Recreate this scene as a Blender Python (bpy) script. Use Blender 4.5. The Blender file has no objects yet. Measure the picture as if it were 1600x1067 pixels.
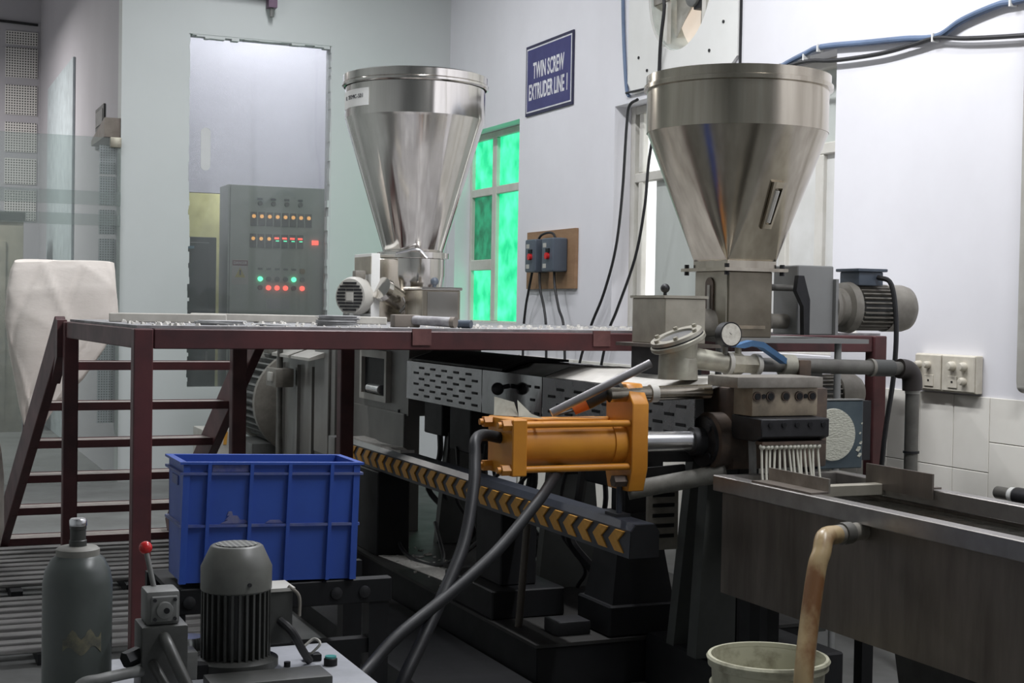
import bpy, bmesh, math, random
from mathutils import Vector, Matrix
random.seed(7)
S = bpy.context.scene
COL = S.collection
PI = math.pi

# ------------------------------------------------------------------ camera
cam_data = bpy.data.cameras.new('camera')
cam = bpy.data.objects.new('camera', cam_data)
COL.objects.link(cam)
cam_data.sensor_width = 36.0
cam_data.lens = 36.0 * 2263.0 / 1600.0
cam_data.clip_start = 0.05
cam_data.clip_end = 200
yaw, pitch, roll = math.radians(23.4), math.radians(-1.323), math.radians(0.99)
fw = Vector((math.sin(yaw) * math.cos(pitch), math.cos(yaw) * math.cos(pitch), math.sin(pitch)))
rt = Vector((math.cos(yaw), -math.sin(yaw), 0))
up = rt.cross(fw)
r2 = rt * math.cos(roll) + up * math.sin(roll)
u2 = -rt * math.sin(roll) + up * math.cos(roll)
m = Matrix((r2, u2, -fw)).transposed().to_4x4()
m.translation = Vector((0, 0, 1.6))
cam.matrix_world = m
S.camera = cam

# ------------------------------------------------------------------ world, exposure
w = bpy.data.worlds.new('world')
S.world = w
w.use_nodes = True
w.node_tree.nodes['Background'].inputs[0].default_value = (0.75, 0.85, 1.0, 1)
w.node_tree.nodes['Background'].inputs[1].default_value = 0.6
S.view_settings.view_transform = 'Standard'
S.view_settings.look = 'None'
S.view_settings.gamma = 1.0
S.view_settings.exposure = 0.16
S.view_settings.use_curve_mapping = False

# ------------------------------------------------------------------ ceiling tube lamps (light sources; housings are built below)
def tube_light(x, y, z, L, power, along='y', col=(0.96, 0.97, 1.0)):
    ld = bpy.data.lights.new('tube_lamp_light', 'AREA')
    ld.shape = 'RECTANGLE'
    ld.size = 0.16
    ld.size_y = L
    if along == 'x':
        ld.size, ld.size_y = L, 0.16
    ld.energy = power
    ld.color = col
    o = bpy.data.objects.new('tube_lamp_light', ld)
    o.location = (x, y, z)
    COL.objects.link(o)
TUBES = [(2.9, 6.3, 5.0, 2.4, 160, 'y'), (3.1, 10.9, 5.0, 2.4, 48, 'y'), (0.4, 10.2, 5.0, 2.4, 66, 'x'), (3.4, 2.7, 5.0, 2.4, 120, 'y')]
for t in TUBES:
    tube_light(*t)
tube_light(3.6, 14.2, 5.3, 1.2, 75, 'x', (0.97, 0.96, 1.0))      # tube in the control room
tube_light(-0.6, 17.6, 4.9, 1.2, 190, 'x', (1.0, 0.97, 0.94))       # tube in the hallway

# ------------------------------------------------------------------ materials
MATS = {}
def mat(name, col, rough=0.5, metal=0.0, col2=None, scale=6.0, detail=4.0, amt=1.0, stretch=(1, 1, 1), bump=0.0, rvar=0.1, emit=None, estr=0.0, ramp=(0.35, 0.7), alpha=None, spec=0.5, coat=0.0):
    if name in MATS:
        return MATS[name]
    mt = bpy.data.materials.new(name)
    mt.use_nodes = True
    nt = mt.node_tree
    b = nt.nodes['Principled BSDF']
    b.inputs['Roughness'].default_value = rough
    b.inputs['Metallic'].default_value = metal
    b.inputs['Specular IOR Level'].default_value = spec
    if coat:
        b.inputs['Coat Weight'].default_value = coat
    c1 = (*col, 1)
    if col2 is None:
        col2 = tuple(c * 0.75 for c in col)
    tc = nt.nodes.new('ShaderNodeTexCoord')
    mp = nt.nodes.new('ShaderNodeMapping')
    mp.inputs['Scale'].default_value = stretch
    no = nt.nodes.new('ShaderNodeTexNoise')
    no.inputs['Scale'].default_value = scale
    no.inputs['Detail'].default_value = detail
    no.inputs['Roughness'].default_value = 0.6
    nt.links.new(tc.outputs['Object'], mp.inputs['Vector'])
    nt.links.new(mp.outputs['Vector'], no.inputs['Vector'])
    rp = nt.nodes.new('ShaderNodeMapRange')
    rp.inputs['From Min'].default_value = ramp[0]
    rp.inputs['From Max'].default_value = ramp[1]
    rp.inputs['To Max'].default_value = amt
    nt.links.new(no.outputs['Fac'], rp.inputs['Value'])
    mx = nt.nodes.new('ShaderNodeMix')
    mx.data_type = 'RGBA'
    mx.inputs['A'].default_value = c1
    mx.inputs['B'].default_value = (*col2, 1)
    nt.links.new(rp.outputs['Result'], mx.inputs['Factor'])
    nt.links.new(mx.outputs['Result'], b.inputs['Base Color'])
    if rvar:
        rr = nt.nodes.new('ShaderNodeMapRange')
        rr.inputs['To Min'].default_value = max(0.02, rough - rvar)
        rr.inputs['To Max'].default_value = min(1, rough + rvar)
        nt.links.new(no.outputs['Fac'], rr.inputs['Value'])
        nt.links.new(rr.outputs['Result'], b.inputs['Roughness'])
    if bump:
        bp = nt.nodes.new('ShaderNodeBump')
        bp.inputs['Strength'].default_value = bump
        bp.inputs['Distance'].default_value = 0.01
        nt.links.new(no.outputs['Fac'], bp.inputs['Height'])
        nt.links.new(bp.outputs['Normal'], b.inputs['Normal'])
    if emit:
        b.inputs['Emission Color'].default_value = (*emit, 1)
        b.inputs['Emission Strength'].default_value = estr
    MATS[name] = mt
    return mt

def emission_window(name, c1, c2, strength, scale):
    """a pane with daylight on its far side"""
    mt = bpy.data.materials.new(name)
    mt.use_nodes = True
    nt = mt.node_tree
    b = nt.nodes['Principled BSDF']
    b.inputs['Roughness'].default_value = 0.35
    tc = nt.nodes.new('ShaderNodeTexCoord')
    no = nt.nodes.new('ShaderNodeTexNoise')
    no.inputs['Scale'].default_value = scale
    no.inputs['Detail'].default_value = 5
    rp = nt.nodes.new('ShaderNodeMapRange')
    rp.inputs['From Min'].default_value = 0.36
    rp.inputs['From Max'].default_value = 0.64
    mx = nt.nodes.new('ShaderNodeMix')
    mx.data_type = 'RGBA'
    mx.inputs['A'].default_value = (*c1, 1)
    mx.inputs['B'].default_value = (*c2, 1)
    nt.links.new(tc.outputs['Object'], no.inputs['Vector'])
    nt.links.new(no.outputs['Fac'], rp.inputs['Value'])
    nt.links.new(rp.outputs['Result'], mx.inputs['Factor'])
    nt.links.new(mx.outputs['Result'], b.inputs['Emission Color'])
    b.inputs['Emission Strength'].default_value = strength
    b.inputs['Base Color'].default_value = (*[c * 0.5 for c in c1], 1)
    MATS[name] = mt
    return mt

def glass_mat(name, tint=(0.9, 0.95, 0.93), haze=0.1, hazecol=(0.7, 0.78, 0.75), rough=0.03):
    mt = bpy.data.materials.new(name)
    mt.use_nodes = True
    nt = mt.node_tree
    nt.nodes.remove(nt.nodes['Principled BSDF'])
    out = nt.nodes['Material Output']
    tr = nt.nodes.new('ShaderNodeBsdfTransparent')
    tr.inputs[0].default_value = (*tint, 1)
    gl = nt.nodes.new('ShaderNodeBsdfGlossy')
    gl.inputs['Roughness'].default_value = rough
    df = nt.nodes.new('ShaderNodeBsdfDiffuse')
    df.inputs[0].default_value = (*hazecol, 1)
    fr = nt.nodes.new('ShaderNodeFresnel')
    fr.inputs[0].default_value = 1.45
    m1 = nt.nodes.new('ShaderNodeMixShader')
    m1.inputs[0].default_value = haze
    m2 = nt.nodes.new('ShaderNodeMixShader')
    nt.links.new(tr.outputs[0], m1.inputs[1])
    nt.links.new(df.outputs[0], m1.inputs[2])
    nt.links.new(fr.outputs[0], m2.inputs[0])
    nt.links.new(m1.outputs[0], m2.inputs[1])
    nt.links.new(gl.outputs[0], m2.inputs[2])
    nt.links.new(m2.outputs[0], out.inputs[0])
    MATS[name] = mt
    return mt

def perforated_mat(name, base, dot, pitch, frac, axes=(0, 2)):
    """white sheet metal punched with rows of small round holes"""
    mt = bpy.data.materials.new(name)
    mt.use_nodes = True
    nt = mt.node_tree
    b = nt.nodes['Principled BSDF']
    b.inputs['Roughness'].default_value = 0.6
    tc = nt.nodes.new('ShaderNodeTexCoord')
    sp = nt.nodes.new('ShaderNodeSeparateXYZ')
    nt.links.new(tc.outputs['Object'], sp.inputs[0])
    acc = None
    for a in axes:
        d = nt.nodes.new('ShaderNodeMath'); d.operation = 'DIVIDE'; d.inputs[1].default_value = pitch
        nt.links.new(sp.outputs[a], d.inputs[0])
        f = nt.nodes.new('ShaderNodeMath'); f.operation = 'FRACT'
        nt.links.new(d.outputs[0], f.inputs[0])
        s = nt.nodes.new('ShaderNodeMath'); s.operation = 'SUBTRACT'; s.inputs[1].default_value = 0.5
        nt.links.new(f.outputs[0], s.inputs[0])
        q = nt.nodes.new('ShaderNodeMath'); q.operation = 'MULTIPLY'
        nt.links.new(s.outputs[0], q.inputs[0]); nt.links.new(s.outputs[0], q.inputs[1])
        if acc is None:
            acc = q
        else:
            ad = nt.nodes.new('ShaderNodeMath'); ad.operation = 'ADD'
            nt.links.new(acc.outputs[0], ad.inputs[0]); nt.links.new(q.outputs[0], ad.inputs[1])
            acc = ad
    lt = nt.nodes.new('ShaderNodeMath'); lt.operation = 'LESS_THAN'; lt.inputs[1].default_value = frac * frac
    nt.links.new(acc.outputs[0], lt.inputs[0])
    mx = nt.nodes.new('ShaderNodeMix'); mx.data_type = 'RGBA'
    mx.inputs['A'].default_value = (*base, 1); mx.inputs['B'].default_value = (*dot, 1)
    nt.links.new(lt.outputs[0], mx.inputs['Factor'])
    nt.links.new(mx.outputs['Result'], b.inputs['Base Color'])
    MATS[name] = mt
    return mt

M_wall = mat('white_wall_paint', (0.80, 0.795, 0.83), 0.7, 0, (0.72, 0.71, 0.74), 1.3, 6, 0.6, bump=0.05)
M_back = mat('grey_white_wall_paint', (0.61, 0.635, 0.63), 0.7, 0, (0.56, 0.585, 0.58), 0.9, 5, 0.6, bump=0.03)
M_lav = mat('lavender_wall_paint', (0.57, 0.57, 0.625), 0.8, 0, (0.54, 0.54, 0.59), 1.0, 3, 0.6)
M_hall = mat('hall_wall_paint', (0.48, 0.465, 0.50), 0.8, 0, (0.45, 0.435, 0.465), 1.0, 3, 0.6)
M_floor = mat('concrete_floor', (0.20, 0.205, 0.20), 0.5, 0, (0.105, 0.105, 0.10), 1.8, 8, 0.9, bump=0.1)
M_ceil = mat('ceiling_plaster', (0.55, 0.55, 0.56), 0.9, 0)
M_tile = mat('cream_wall_tile', (0.90, 0.875, 0.805), 0.35, 0, (0.80, 0.77, 0.70), 3, 5, 0.7, bump=0.02)
M_grout = mat('dirty_grout', (0.30, 0.28, 0.25), 0.9, 0)
M_winframe = mat('window_frame_paint', (0.70, 0.68, 0.63), 0.5, 0, (0.58, 0.56, 0.50), 4)
M_maroon = mat('maroon_paint', (0.105, 0.032, 0.034), 0.45, 0, (0.05, 0.02, 0.022), 5, 6, 0.9, bump=0.05)
M_deck = mat('dusty_deck_plate', (0.36, 0.36, 0.37), 0.6, 0.2, (0.12, 0.11, 0.11), 7, 8, 0.9)
M_tread = mat('dusty_tread', (0.34, 0.30, 0.28), 0.6, 0, (0.50, 0.46, 0.42), 9, 6, 0.7)
M_pol = mat('polished_steel', (0.76, 0.73, 0.69), 0.13, 1.0, (0.60, 0.57, 0.53), 3.0, 5, 0.7, (6, 6, 0.35), bump=0.012, rvar=0.04)
M_pol2 = mat('brushed_steel', (0.54, 0.495, 0.415), 0.20, 1.0, (0.33, 0.295, 0.24), 2.2, 4, 0.8, (6, 6, 0.35), bump=0.012, rvar=0.05)
M_box = mat('dull_steel_sheet', (0.48, 0.45, 0.375), 0.40, 0.55, (0.30, 0.275, 0.225), 5, 6, 0.9, bump=0.03)
M_tank = mat('stained_tank_steel', (0.205, 0.178, 0.155), 0.42, 0.55, (0.10, 0.084, 0.07), 4, 6, 0.9, (2.5, 2.5, 0.4), bump=0.03)
M_rim = mat('tank_rim_steel', (0.40, 0.38, 0.365), 0.34, 0.85, (0.24, 0.225, 0.21), 7, 6, 0.8, bump=0.02)
M_iron = mat('dark_iron', (0.030, 0.030, 0.033), 0.5, 0.4, (0.014, 0.014, 0.015), 9, 6, 0.8, bump=0.08)
M_black = mat('black_paint', (0.010, 0.0105, 0.012), 0.55, 0, (0.006, 0.006, 0.007), 6, 6, 0.9, bump=0.05, spec=0.3)
M_basetop = mat('oily_base_plate', (0.034, 0.033, 0.031), 0.5, 0.1, (0.022, 0.021, 0.02), 6, 8, 0.9, bump=0.05)
M_rail = mat('rail_blue_grey_paint', (0.036, 0.041, 0.054), 0.38, 0, (0.022, 0.025, 0.033), 6, 5, 0.8, bump=0.03)
M_chev = mat('worn_yellow_chevron', (0.66, 0.33, 0.045), 0.5, 0, (0.38, 0.19, 0.04), 12, 6, 0.8)
M_orange = mat('orange_enamel', (0.62, 0.26, 0.028), 0.36, 0, (0.50, 0.185, 0.022), 7, 6, 0.8, bump=0.03)
M_chrome = mat('chromed_rod', (0.85, 0.85, 0.87), 0.26, 1.0, rvar=0.02)
M_gearbox = mat('grey_green_gearbox', (0.22, 0.215, 0.20), 0.36, 0.1, (0.16, 0.155, 0.145), 3, 5, 0.8)
M_lgrey = mat('light_grey_enamel', (0.50, 0.49, 0.45), 0.45, 0, (0.38, 0.36, 0.32), 6, 5, 0.8)
M_motgrey = mat('motor_grey_enamel', (0.19, 0.195, 0.187), 0.45, 0, (0.12, 0.12, 0.112), 10, 6, 0.8)
M_motdark = mat('motor_dark_grey', (0.058, 0.060, 0.056), 0.45, 0, (0.034, 0.034, 0.031), 12, 6, 0.8, bump=0.05)
M_fan = mat('motor_fan_cover', (0.125, 0.128, 0.115), 0.42, 0, (0.085, 0.085, 0.077), 12, 6, 0.8, bump=0.04)
M_oldmotor = mat('aged_motor_grey', (0.24, 0.225, 0.195), 0.45, 0, (0.14, 0.125, 0.105), 12, 6, 0.8, bump=0.05)
M_box2 = mat('slate_grey_box', (0.27, 0.275, 0.27), 0.45, 0.1, (0.22, 0.22, 0.215), 3, 4, 0.8)
M_blue = mat('blue_crate_plastic', (0.034, 0.092, 0.42), 0.40, 0, (0.027, 0.074, 0.35), 5, 6, 0.8, bump=0.02)
M_bluerib = mat('scuffed_blue_plastic', (0.055, 0.09, 0.33), 0.5, 0, (0.20, 0.21, 0.27), 14, 6, 0.6)
M_accu = mat('grey_green_cylinder_paint', (0.088, 0.10, 0.094), 0.32, 0, (0.062, 0.071, 0.066), 4, 6, 0.8, bump=0.02)
M_dust = mat('dusty_collar', (0.24, 0.235, 0.21), 0.6, 0, (0.16, 0.155, 0.14), 12, 6, 0.8)
M_sticker = mat('torn_label_paper', (0.20, 0.185, 0.12), 0.7, 0, (0.08, 0.085, 0.075), 30, 6, 1.0)
M_rubber = mat('black_rubber', (0.012, 0.013, 0.015), 0.48, 0, (0.008, 0.008, 0.009), 12, 4, 0.8, spec=0.25)
M_cable = mat('black_cable', (0.02, 0.02, 0.022), 0.5, 0)
M_bluecable = mat('blue_cable', (0.13, 0.19, 0.31), 0.45, 0)
M_red = mat('red_knob_plastic', (0.60, 0.02, 0.025), 0.25, 0, (0.55, 0.02, 0.02))
M_sack = mat('woven_sack', (0.80, 0.74, 0.68), 0.7, 0, (0.72, 0.66, 0.60), 5, 8, 0.8, (1, 1, 2.2), bump=0.5)
M_white = mat('white_plastic', (0.74, 0.74, 0.72), 0.5, 0, (0.66, 0.66, 0.63), 5)
M_cream = mat('cream_plastic', (0.66, 0.62, 0.53), 0.5, 0, (0.50, 0.46, 0.38), 14, 6, 0.8)
M_navy = mat('navy_sign_face', (0.045, 0.045, 0.17), 0.45, 0, (0.04, 0.04, 0.15))
M_navy2 = mat('navy_sign_border', (0.025, 0.025, 0.07), 0.5, 0)
M_text = mat('white_lettering', (0.80, 0.80, 0.82), 0.6, 0, rvar=0)
M_black_text = mat('black_lettering', (0.05, 0.05, 0.06), 0.6, 0, rvar=0)
M_ply = mat('plywood_board', (0.33, 0.20, 0.11), 0.65, 0, (0.24, 0.14, 0.075), 4, 6, 0.8, (1, 1, 5))
M_starter = mat('slate_plastic', (0.085, 0.105, 0.135), 0.42, 0, (0.07, 0.088, 0.115))
M_pipe = mat('grey_galvanised_pipe', (0.16, 0.155, 0.14), 0.45, 0.3, (0.10, 0.095, 0.085), 14, 6, 0.8)
M_brass = mat('dull_fitting_metal', (0.38, 0.36, 0.29), 0.4, 0.6, (0.24, 0.22, 0.18), 16, 6, 0.8)
M_dome = mat('cast_dome_metal', (0.42, 0.41, 0.34), 0.45, 0.5, (0.23, 0.21, 0.175), 10, 6, 0.8, bump=0.05)
M_die = mat('heat_stained_die_steel', (0.36, 0.30, 0.22), 0.45, 0.35, (0.16, 0.135, 0.105), 9, 6, 0.9, bump=0.05)
M_dieTop = mat('die_top_steel', (0.36, 0.335, 0.295), 0.42, 0.6, (0.17, 0.155, 0.135), 10, 6, 0.8)
M_rust = mat('rusty_iron', (0.135, 0.095, 0.07), 0.5, 0.3, (0.055, 0.045, 0.04), 10, 6, 0.9, bump=0.08)
M_polymer = mat('cream_polymer', (0.72, 0.71, 0.62), 0.55, 0, (0.62, 0.60, 0.50), 20, 4, 0.7)
M_disc = mat('polymer_crusted_screen', (0.62, 0.62, 0.53), 0.8, 0, (0.40, 0.40, 0.33), 55, 6, 0.7, (1, 1, 3), bump=0.8)
M_slide = mat('slide_plate_steel', (0.10, 0.13, 0.145), 0.35, 0.6, (0.06, 0.08, 0.095), 7, 6, 0.9)
M_water = mat('dark_tank_water', (0.012, 0.012, 0.010), 0.06, 0, (0.02, 0.019, 0.016), 20, 3, 0.6, bump=0.3, rvar=0.02, spec=0.8)
M_tanhose = mat('tan_plastic_hose', (0.36, 0.265, 0.14), 0.35, 0, (0.17, 0.075, 0.03), 7, 5, 0.95, (1, 1, 0.6), ramp=(0.45, 0.62))
M_bucket = mat('dirty_white_bucket', (0.50, 0.49, 0.37), 0.55, 0, (0.20, 0.18, 0.12), 11, 8, 0.9, ramp=(0.48, 0.70))
M_wood = mat('wooden_mallet', (0.22, 0.19, 0.16), 0.6, 0, (0.14, 0.115, 0.095), 9, 6, 0.8)
M_paper = mat('stacked_paper', (0.55, 0.55, 0.55), 0.8, 0, (0.33, 0.33, 0.34), 22, 6, 0.8)
M_plank = mat('pale_plank', (0.55, 0.53, 0.48), 0.6, 0, (0.42, 0.40, 0.36), 8)
M_debris = mat('white_debris', (0.66, 0.64, 0.60), 0.8, 0, (0.50, 0.48, 0.44), 30)
M_scrap = mat('clear_plastic_scrap', (0.42, 0.41, 0.35), 0.35, 0, (0.22, 0.21, 0.17), 14, 6, 0.8)
M_slat = mat('weathered_slat', (0.33, 0.32, 0.31), 0.5, 0.2, (0.17, 0.165, 0.16), 6, 6, 0.9, (1, 6, 6))
M_cab = mat('control_cabinet_grey', (0.40, 0.44, 0.395), 0.5, 0, (0.37, 0.41, 0.365), 3)
M_darkcab = mat('dark_cabinet', (0.045, 0.055, 0.06), 0.5, 0, (0.035, 0.042, 0.046), 4)
M_amber = mat('amber_button', (0.6, 0.3, 0.08), 0.4, emit=(1.0, 0.50, 0.16), estr=0.9)
M_ledred = mat('red_lamp', (0.6, 0.05, 0.05), 0.4, emit=(1.0, 0.10, 0.07), estr=2.2)
M_ledgreen = mat('green_lamp', (0.1, 0.6, 0.3), 0.4, emit=(0.1, 1.0, 0.45), estr=2.4)
M_module = mat('module_grey', (0.16, 0.17, 0.175), 0.5)
M_yellow = mat('warning_yellow', (0.55, 0.46, 0.10), 0.6)
M_darkred = mat('warning_red', (0.20, 0.07, 0.08), 0.6)
M_beige = mat('beige_cabinet', (0.40, 0.37, 0.30), 0.6)
M_tube = mat('lamp_tube', (0.9, 0.9, 0.9), 0.4, emit=(1.0, 1.0, 1.0), estr=4.0)
M_doorlight = mat('lit_back_room_wall', (0.62, 0.64, 0.44), 0.8)
M_fibre = mat('pale_frosted_pane', (0.55, 0.58, 0.55), 0.35, 0, (0.47, 0.50, 0.47), 3, 4, 0.8, (1, 1, 0.4))
M_green = emission_window('green_film_pane', (0.0, 0.46, 0.18), (0.08, 0.80, 0.42), 1.3, 5)
M_greend = emission_window('dark_green_film_pane', (0.0, 0.13, 0.055), (0.02, 0.42, 0.20), 0.6, 8)
M_flap = emission_window('sunlit_flap', (0.62, 0.52, 0.43), (0.72, 0.64, 0.55), 0.85, 2)
M_day = emission_window('daylit_pane', (0.85, 0.90, 0.90), (1, 1, 1), 1.0, 3)
M_glass = glass_mat('control_room_glass', (0.86, 0.87, 0.865), 0.10, (0.62, 0.66, 0.66))
M_paintrefl = glass_mat('pale_painted_reflection', (0.8, 0.8, 0.8), 0.75, (0.80, 0.80, 0.80))
M_hallglass = glass_mat('hall_partition_glass', (0.87, 0.90, 0.89), 0.12, (0.62, 0.67, 0.66))
M_film = glass_mat('frosted_band_film', (0.88, 0.91, 0.90), 0.16, (0.62, 0.66, 0.65))
M_perf = perforated_mat('perforated_white_sheet', (0.74, 0.72, 0.70), (0.06, 0.06, 0.06), 0.034, 0.30, (0, 2))
M_perf2 = perforated_mat('perforated_side_sheet', (0.62, 0.62, 0.66), (0.12, 0.12, 0.13), 0.0225, 0.27, (0, 2))
M_perf3 = perforated_mat('fan_grille_mesh', (0.20, 0.205, 0.185), (0.03, 0.03, 0.03), 0.016, 0.36, (0, 1))

# ------------------------------------------------------------------ mesh helpers (all coordinates in metres, world axes)
class B:
    def __init__(self):
        self.bm = bmesh.new()
    def _f(self, vs):
        try:
            self.bm.faces.new(vs)
        except ValueError:
            pass
    def box(self, x0, x1, y0, y1, z0, z1):
        v = [self.bm.verts.new((x, y, z)) for z in (z0, z1) for y in (y0, y1) for x in (x0, x1)]
        for f in ((0, 2, 3, 1), (4, 5, 7, 6), (0, 1, 5, 4), (2, 6, 7, 3), (0, 4, 6, 2), (1, 3, 7, 5)):
            self._f([v[i] for i in f])
        return self
    def loft(self, loops, cap=True, closed=False):
        L = [[self.bm.verts.new(p) for p in lp] for lp in loops]
        n = len(L[0])
        pairs = list(zip(L[:-1], L[1:]))
        if closed:
            pairs.append((L[-1], L[0]))
        for a, b in pairs:
            for i in range(n):
                j = (i + 1) % n
                self._f([a[i], a[j], b[j], b[i]])
        if cap and not closed:
            self._f(list(reversed(L[0])))
            self._f(L[-1])
        return self
    def ring(self, c, ax, r, n, ph=0.0, ref=None):
        ax = Vector(ax).normalized()
        if ref is None:
            ref = Vector((0, 0, 1)) if abs(ax.z) < 0.9 else Vector((1, 0, 0))
        a = ax.cross(ref).normalized()
        b = ax.cross(a)
        return [Vector(c) + a * (r * math.cos(2 * PI * i / n + ph)) + b * (r * math.sin(2 * PI * i / n + ph)) for i in range(n)]
    def cyl(self, p0, p1, r0, r1=None, n=20, cap=True, ph=0.0):
        p0, p1 = Vector(p0), Vector(p1)
        if r1 is None:
            r1 = r0
        ax = p1 - p0
        return self.loft([self.ring(p0, ax, r0, n, ph), self.ring(p1, ax, r1, n, ph)], cap)
    def lathe(self, prof, c=(0, 0, 0), ax=(0, 0, 1), n=40, cap=True):
        c = Vector(c)
        ax = Vector(ax).normalized()
        return self.loft([self.ring(c + ax * h, ax, max(r, 0.0005), n) for r, h in prof], cap)
    def prism(self, poly, axis, a0, a1):
        def P(p, a):
            return {'x': (a, p[0], p[1]), 'y': (p[0], a, p[1]), 'z': (p[0], p[1], a)}[axis]
        return self.loft([[P(p, a0) for p in poly], [P(p, a1) for p in poly]])
    def bar(self, p0, p1, w, h, up=(0, 0, 1)):
        p0, p1 = Vector(p0), Vector(p1)
        d = (p1 - p0).normalized()
        s = d.cross(Vector(up)).normalized()
        u = s.cross(d)
        q = [s * (w / 2) + u * (h / 2), -s * (w / 2) + u * (h / 2), -s * (w / 2) - u * (h / 2), s * (w / 2) - u * (h / 2)]
        return self.loft([[p0 + k for k in q], [p1 + k for k in q]])
    def tube(self, pts, r, n=10, sub=6, smooth=True):
        P = [Vector(p) for p in pts]
        if smooth and len(P) > 2:
            Q = []
            E_ = [P[0] * 2 - P[1]] + P + [P[-1] * 2 - P[-2]]
            for i in range(1, len(E_) - 2):
                a, b, c, d = E_[i - 1:i + 3]
                for k in range(sub):
                    t = k / sub
                    Q.append(0.5 * ((2 * b) + (c - a) * t + (2 * a - 5 * b + 4 * c - d) * t * t + (3 * b - a - 3 * c + d) * t ** 3))
            Q.append(P[-1])
            P = Q
        loops = []
        t0 = (P[1] - P[0]).normalized()
        ref = Vector((0, 0, 1)) if abs(t0.z) < 0.9 else Vector((1, 0, 0))
        a = t0.cross(ref).normalized()
        for i, p in enumerate(P):
            t = (P[min(i + 1, len(P) - 1)] - P[max(i - 1, 0)]).normalized()
            a = (a - t * a.dot(t)).normalized()
            b = t.cross(a)
            loops.append([p + a * (r * math.cos(2 * PI * k / n)) + b * (r * math.sin(2 * PI * k / n)) for k in range(n)])
        return self.loft(loops)
    def sphere(self, c, r, n=16):
        c = Vector(c)
        prof = [(r * math.sin(PI * i / 10), -r * math.cos(PI * i / 10)) for i in range(11)]
        return self.lathe(prof, c, (0, 0, 1), n)
    def bevel(self, wd, seg=2, ang=35):
        bmesh.ops.recalc_face_normals(self.bm, faces=self.bm.faces)
        es = [e for e in self.bm.edges if len(e.link_faces) == 2 and e.calc_face_angle(0) > math.radians(ang)]
        if es:
            bmesh.ops.bevel(self.bm, geom=es, offset=wd, segments=seg, affect='EDGES', profile=0.6, clamp_overlap=True)
        return self
    def move(self, M):
        self.bm.transform(M)
        return self

def link_mesh(name, b, material, angle=35):
    bmesh.ops.recalc_face_normals(b.bm, faces=b.bm.faces)
    me = bpy.data.meshes.new(name)
    b.bm.to_mesh(me)
    b.bm.free()
    me.materials.append(material)
    me.polygons.foreach_set('use_smooth', [True] * len(me.polygons))
    me.set_sharp_from_angle(angle=math.radians(angle))
    o = bpy.data.objects.new(name, me)
    COL.objects.link(o)
    return o
def tag(o, label, cat, group=None, kind=None):
    if label: o['label'] = label
    if cat: o['category'] = cat
    if group: o['group'] = group
    if kind: o['kind'] = kind
    return o
def thing(name, label, cat, loc=(0, 0, 0), group=None):
    o = bpy.data.objects.new(name, None)
    o.empty_display_size = 0.1
    o.location = loc
    COL.objects.link(o)
    return tag(o, label, cat, group)
def root_loc(p):
    while p.parent:
        p = p.parent
    return p.location
def part(name, b, material, parent, label=None, kind=None, local=False, angle=35):
    """b is in world metres unless local; becomes one mesh under parent"""
    if not local:
        b.bm.transform(Matrix.Translation(-root_loc(parent)))
    o = link_mesh(name, b, material, angle)
    o.parent = parent
    if label: o['label'] = label
    if kind: o['kind'] = kind
    return o
def single(name, b, material, label, cat, base, group=None, angle=35):
    b.bm.transform(Matrix.Translation(-Vector(base)))
    o = link_mesh(name, b, material, angle)
    o.location = base
    return tag(o, label, cat, group)
def struct(name, b, material, label=None):
    o = link_mesh(name, b, material)
    o['kind'] = 'structure'
    if label: o['label'] = label
    return o
def share(src, parent, offset):
    """another copy of a part with the same mesh"""
    c = src.copy()
    COL.objects.link(c)
    c.parent = parent
    c.location = Vector(src.location) + Vector(offset)
    return c
def text_part(name, body, material, parent, M, size, align='CENTER', xs=1.0, local=True, bold=0.0):
    cu = bpy.data.curves.new(name, 'FONT')
    cu.body = body
    cu.size = size
    cu.align_x = align
    cu.align_y = 'CENTER'
    cu.extrude = 0.0008
    cu.offset = size * bold
    cu.resolution_u = 3
    t = bpy.data.objects.new(name, cu)
    COL.objects.link(t)
    dg = bpy.context.evaluated_depsgraph_get()
    me = bpy.data.meshes.new_from_object(t.evaluated_get(dg))
    bpy.data.objects.remove(t)
    me.transform(Matrix.Diagonal((xs, 1, 1, 1)))
    me.transform(M)
    me.transform(Matrix.Translation(-root_loc(parent)))
    me.materials.clear()
    me.materials.append(material)
    o = bpy.data.objects.new(name, me)
    COL.objects.link(o)
    o.parent = parent
    return o
def frame_M(origin, xdir, ydir):
    x = Vector(xdir).normalized(); y = Vector(ydir).normalized(); z = x.cross(y)
    M = Matrix((x, y, z)).transposed().to_4x4()
    M.translation = Vector(origin)
    return M

# ================================================================== THE SETTING
XW, YB, ZC = 5.0, 13.18, 6.0
struct('floor', B().box(-3.2, 5.3, -3.2, 21.2, -0.12, 0.0), M_floor)
struct('ceiling', B().box(-3.2, 5.3, -3.2, 21.2, ZC, ZC + 0.1), M_ceil)
b = B()
b.box(XW, 5.25, -3.2, 6.93, 0, ZC)
b.box(XW, 5.25, 6.93, 9.69, 0, 1.35)
b.box(XW, 5.25, 6.93, 8.20, 3.12, ZC)
b.box(XW, 5.25, 8.20, 9.24, 3.12, 3.30)
b.box(XW, 5.25, 8.20, 9.24, 4.40, ZC)
b.box(XW, 5.25, 9.24, 9.69, 3.12, ZC)
b.box(XW, 5.25, 9.69, 11.47, 0, ZC)
b.box(XW, 5.25, 11.47, 12.98, 0, 1.43)
b.box(XW, 5.25, 11.47, 12.98, 3.23, ZC)
b.box(XW, 5.25, 12.98, 13.38, 0, ZC)
wall_right = struct('wall_right', b, M_wall)
b = B()
b.box(1.9, 2.49, YB, 13.38, 0, ZC)
b.box(3.82, XW, YB, 13.38, 0, ZC)
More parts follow.
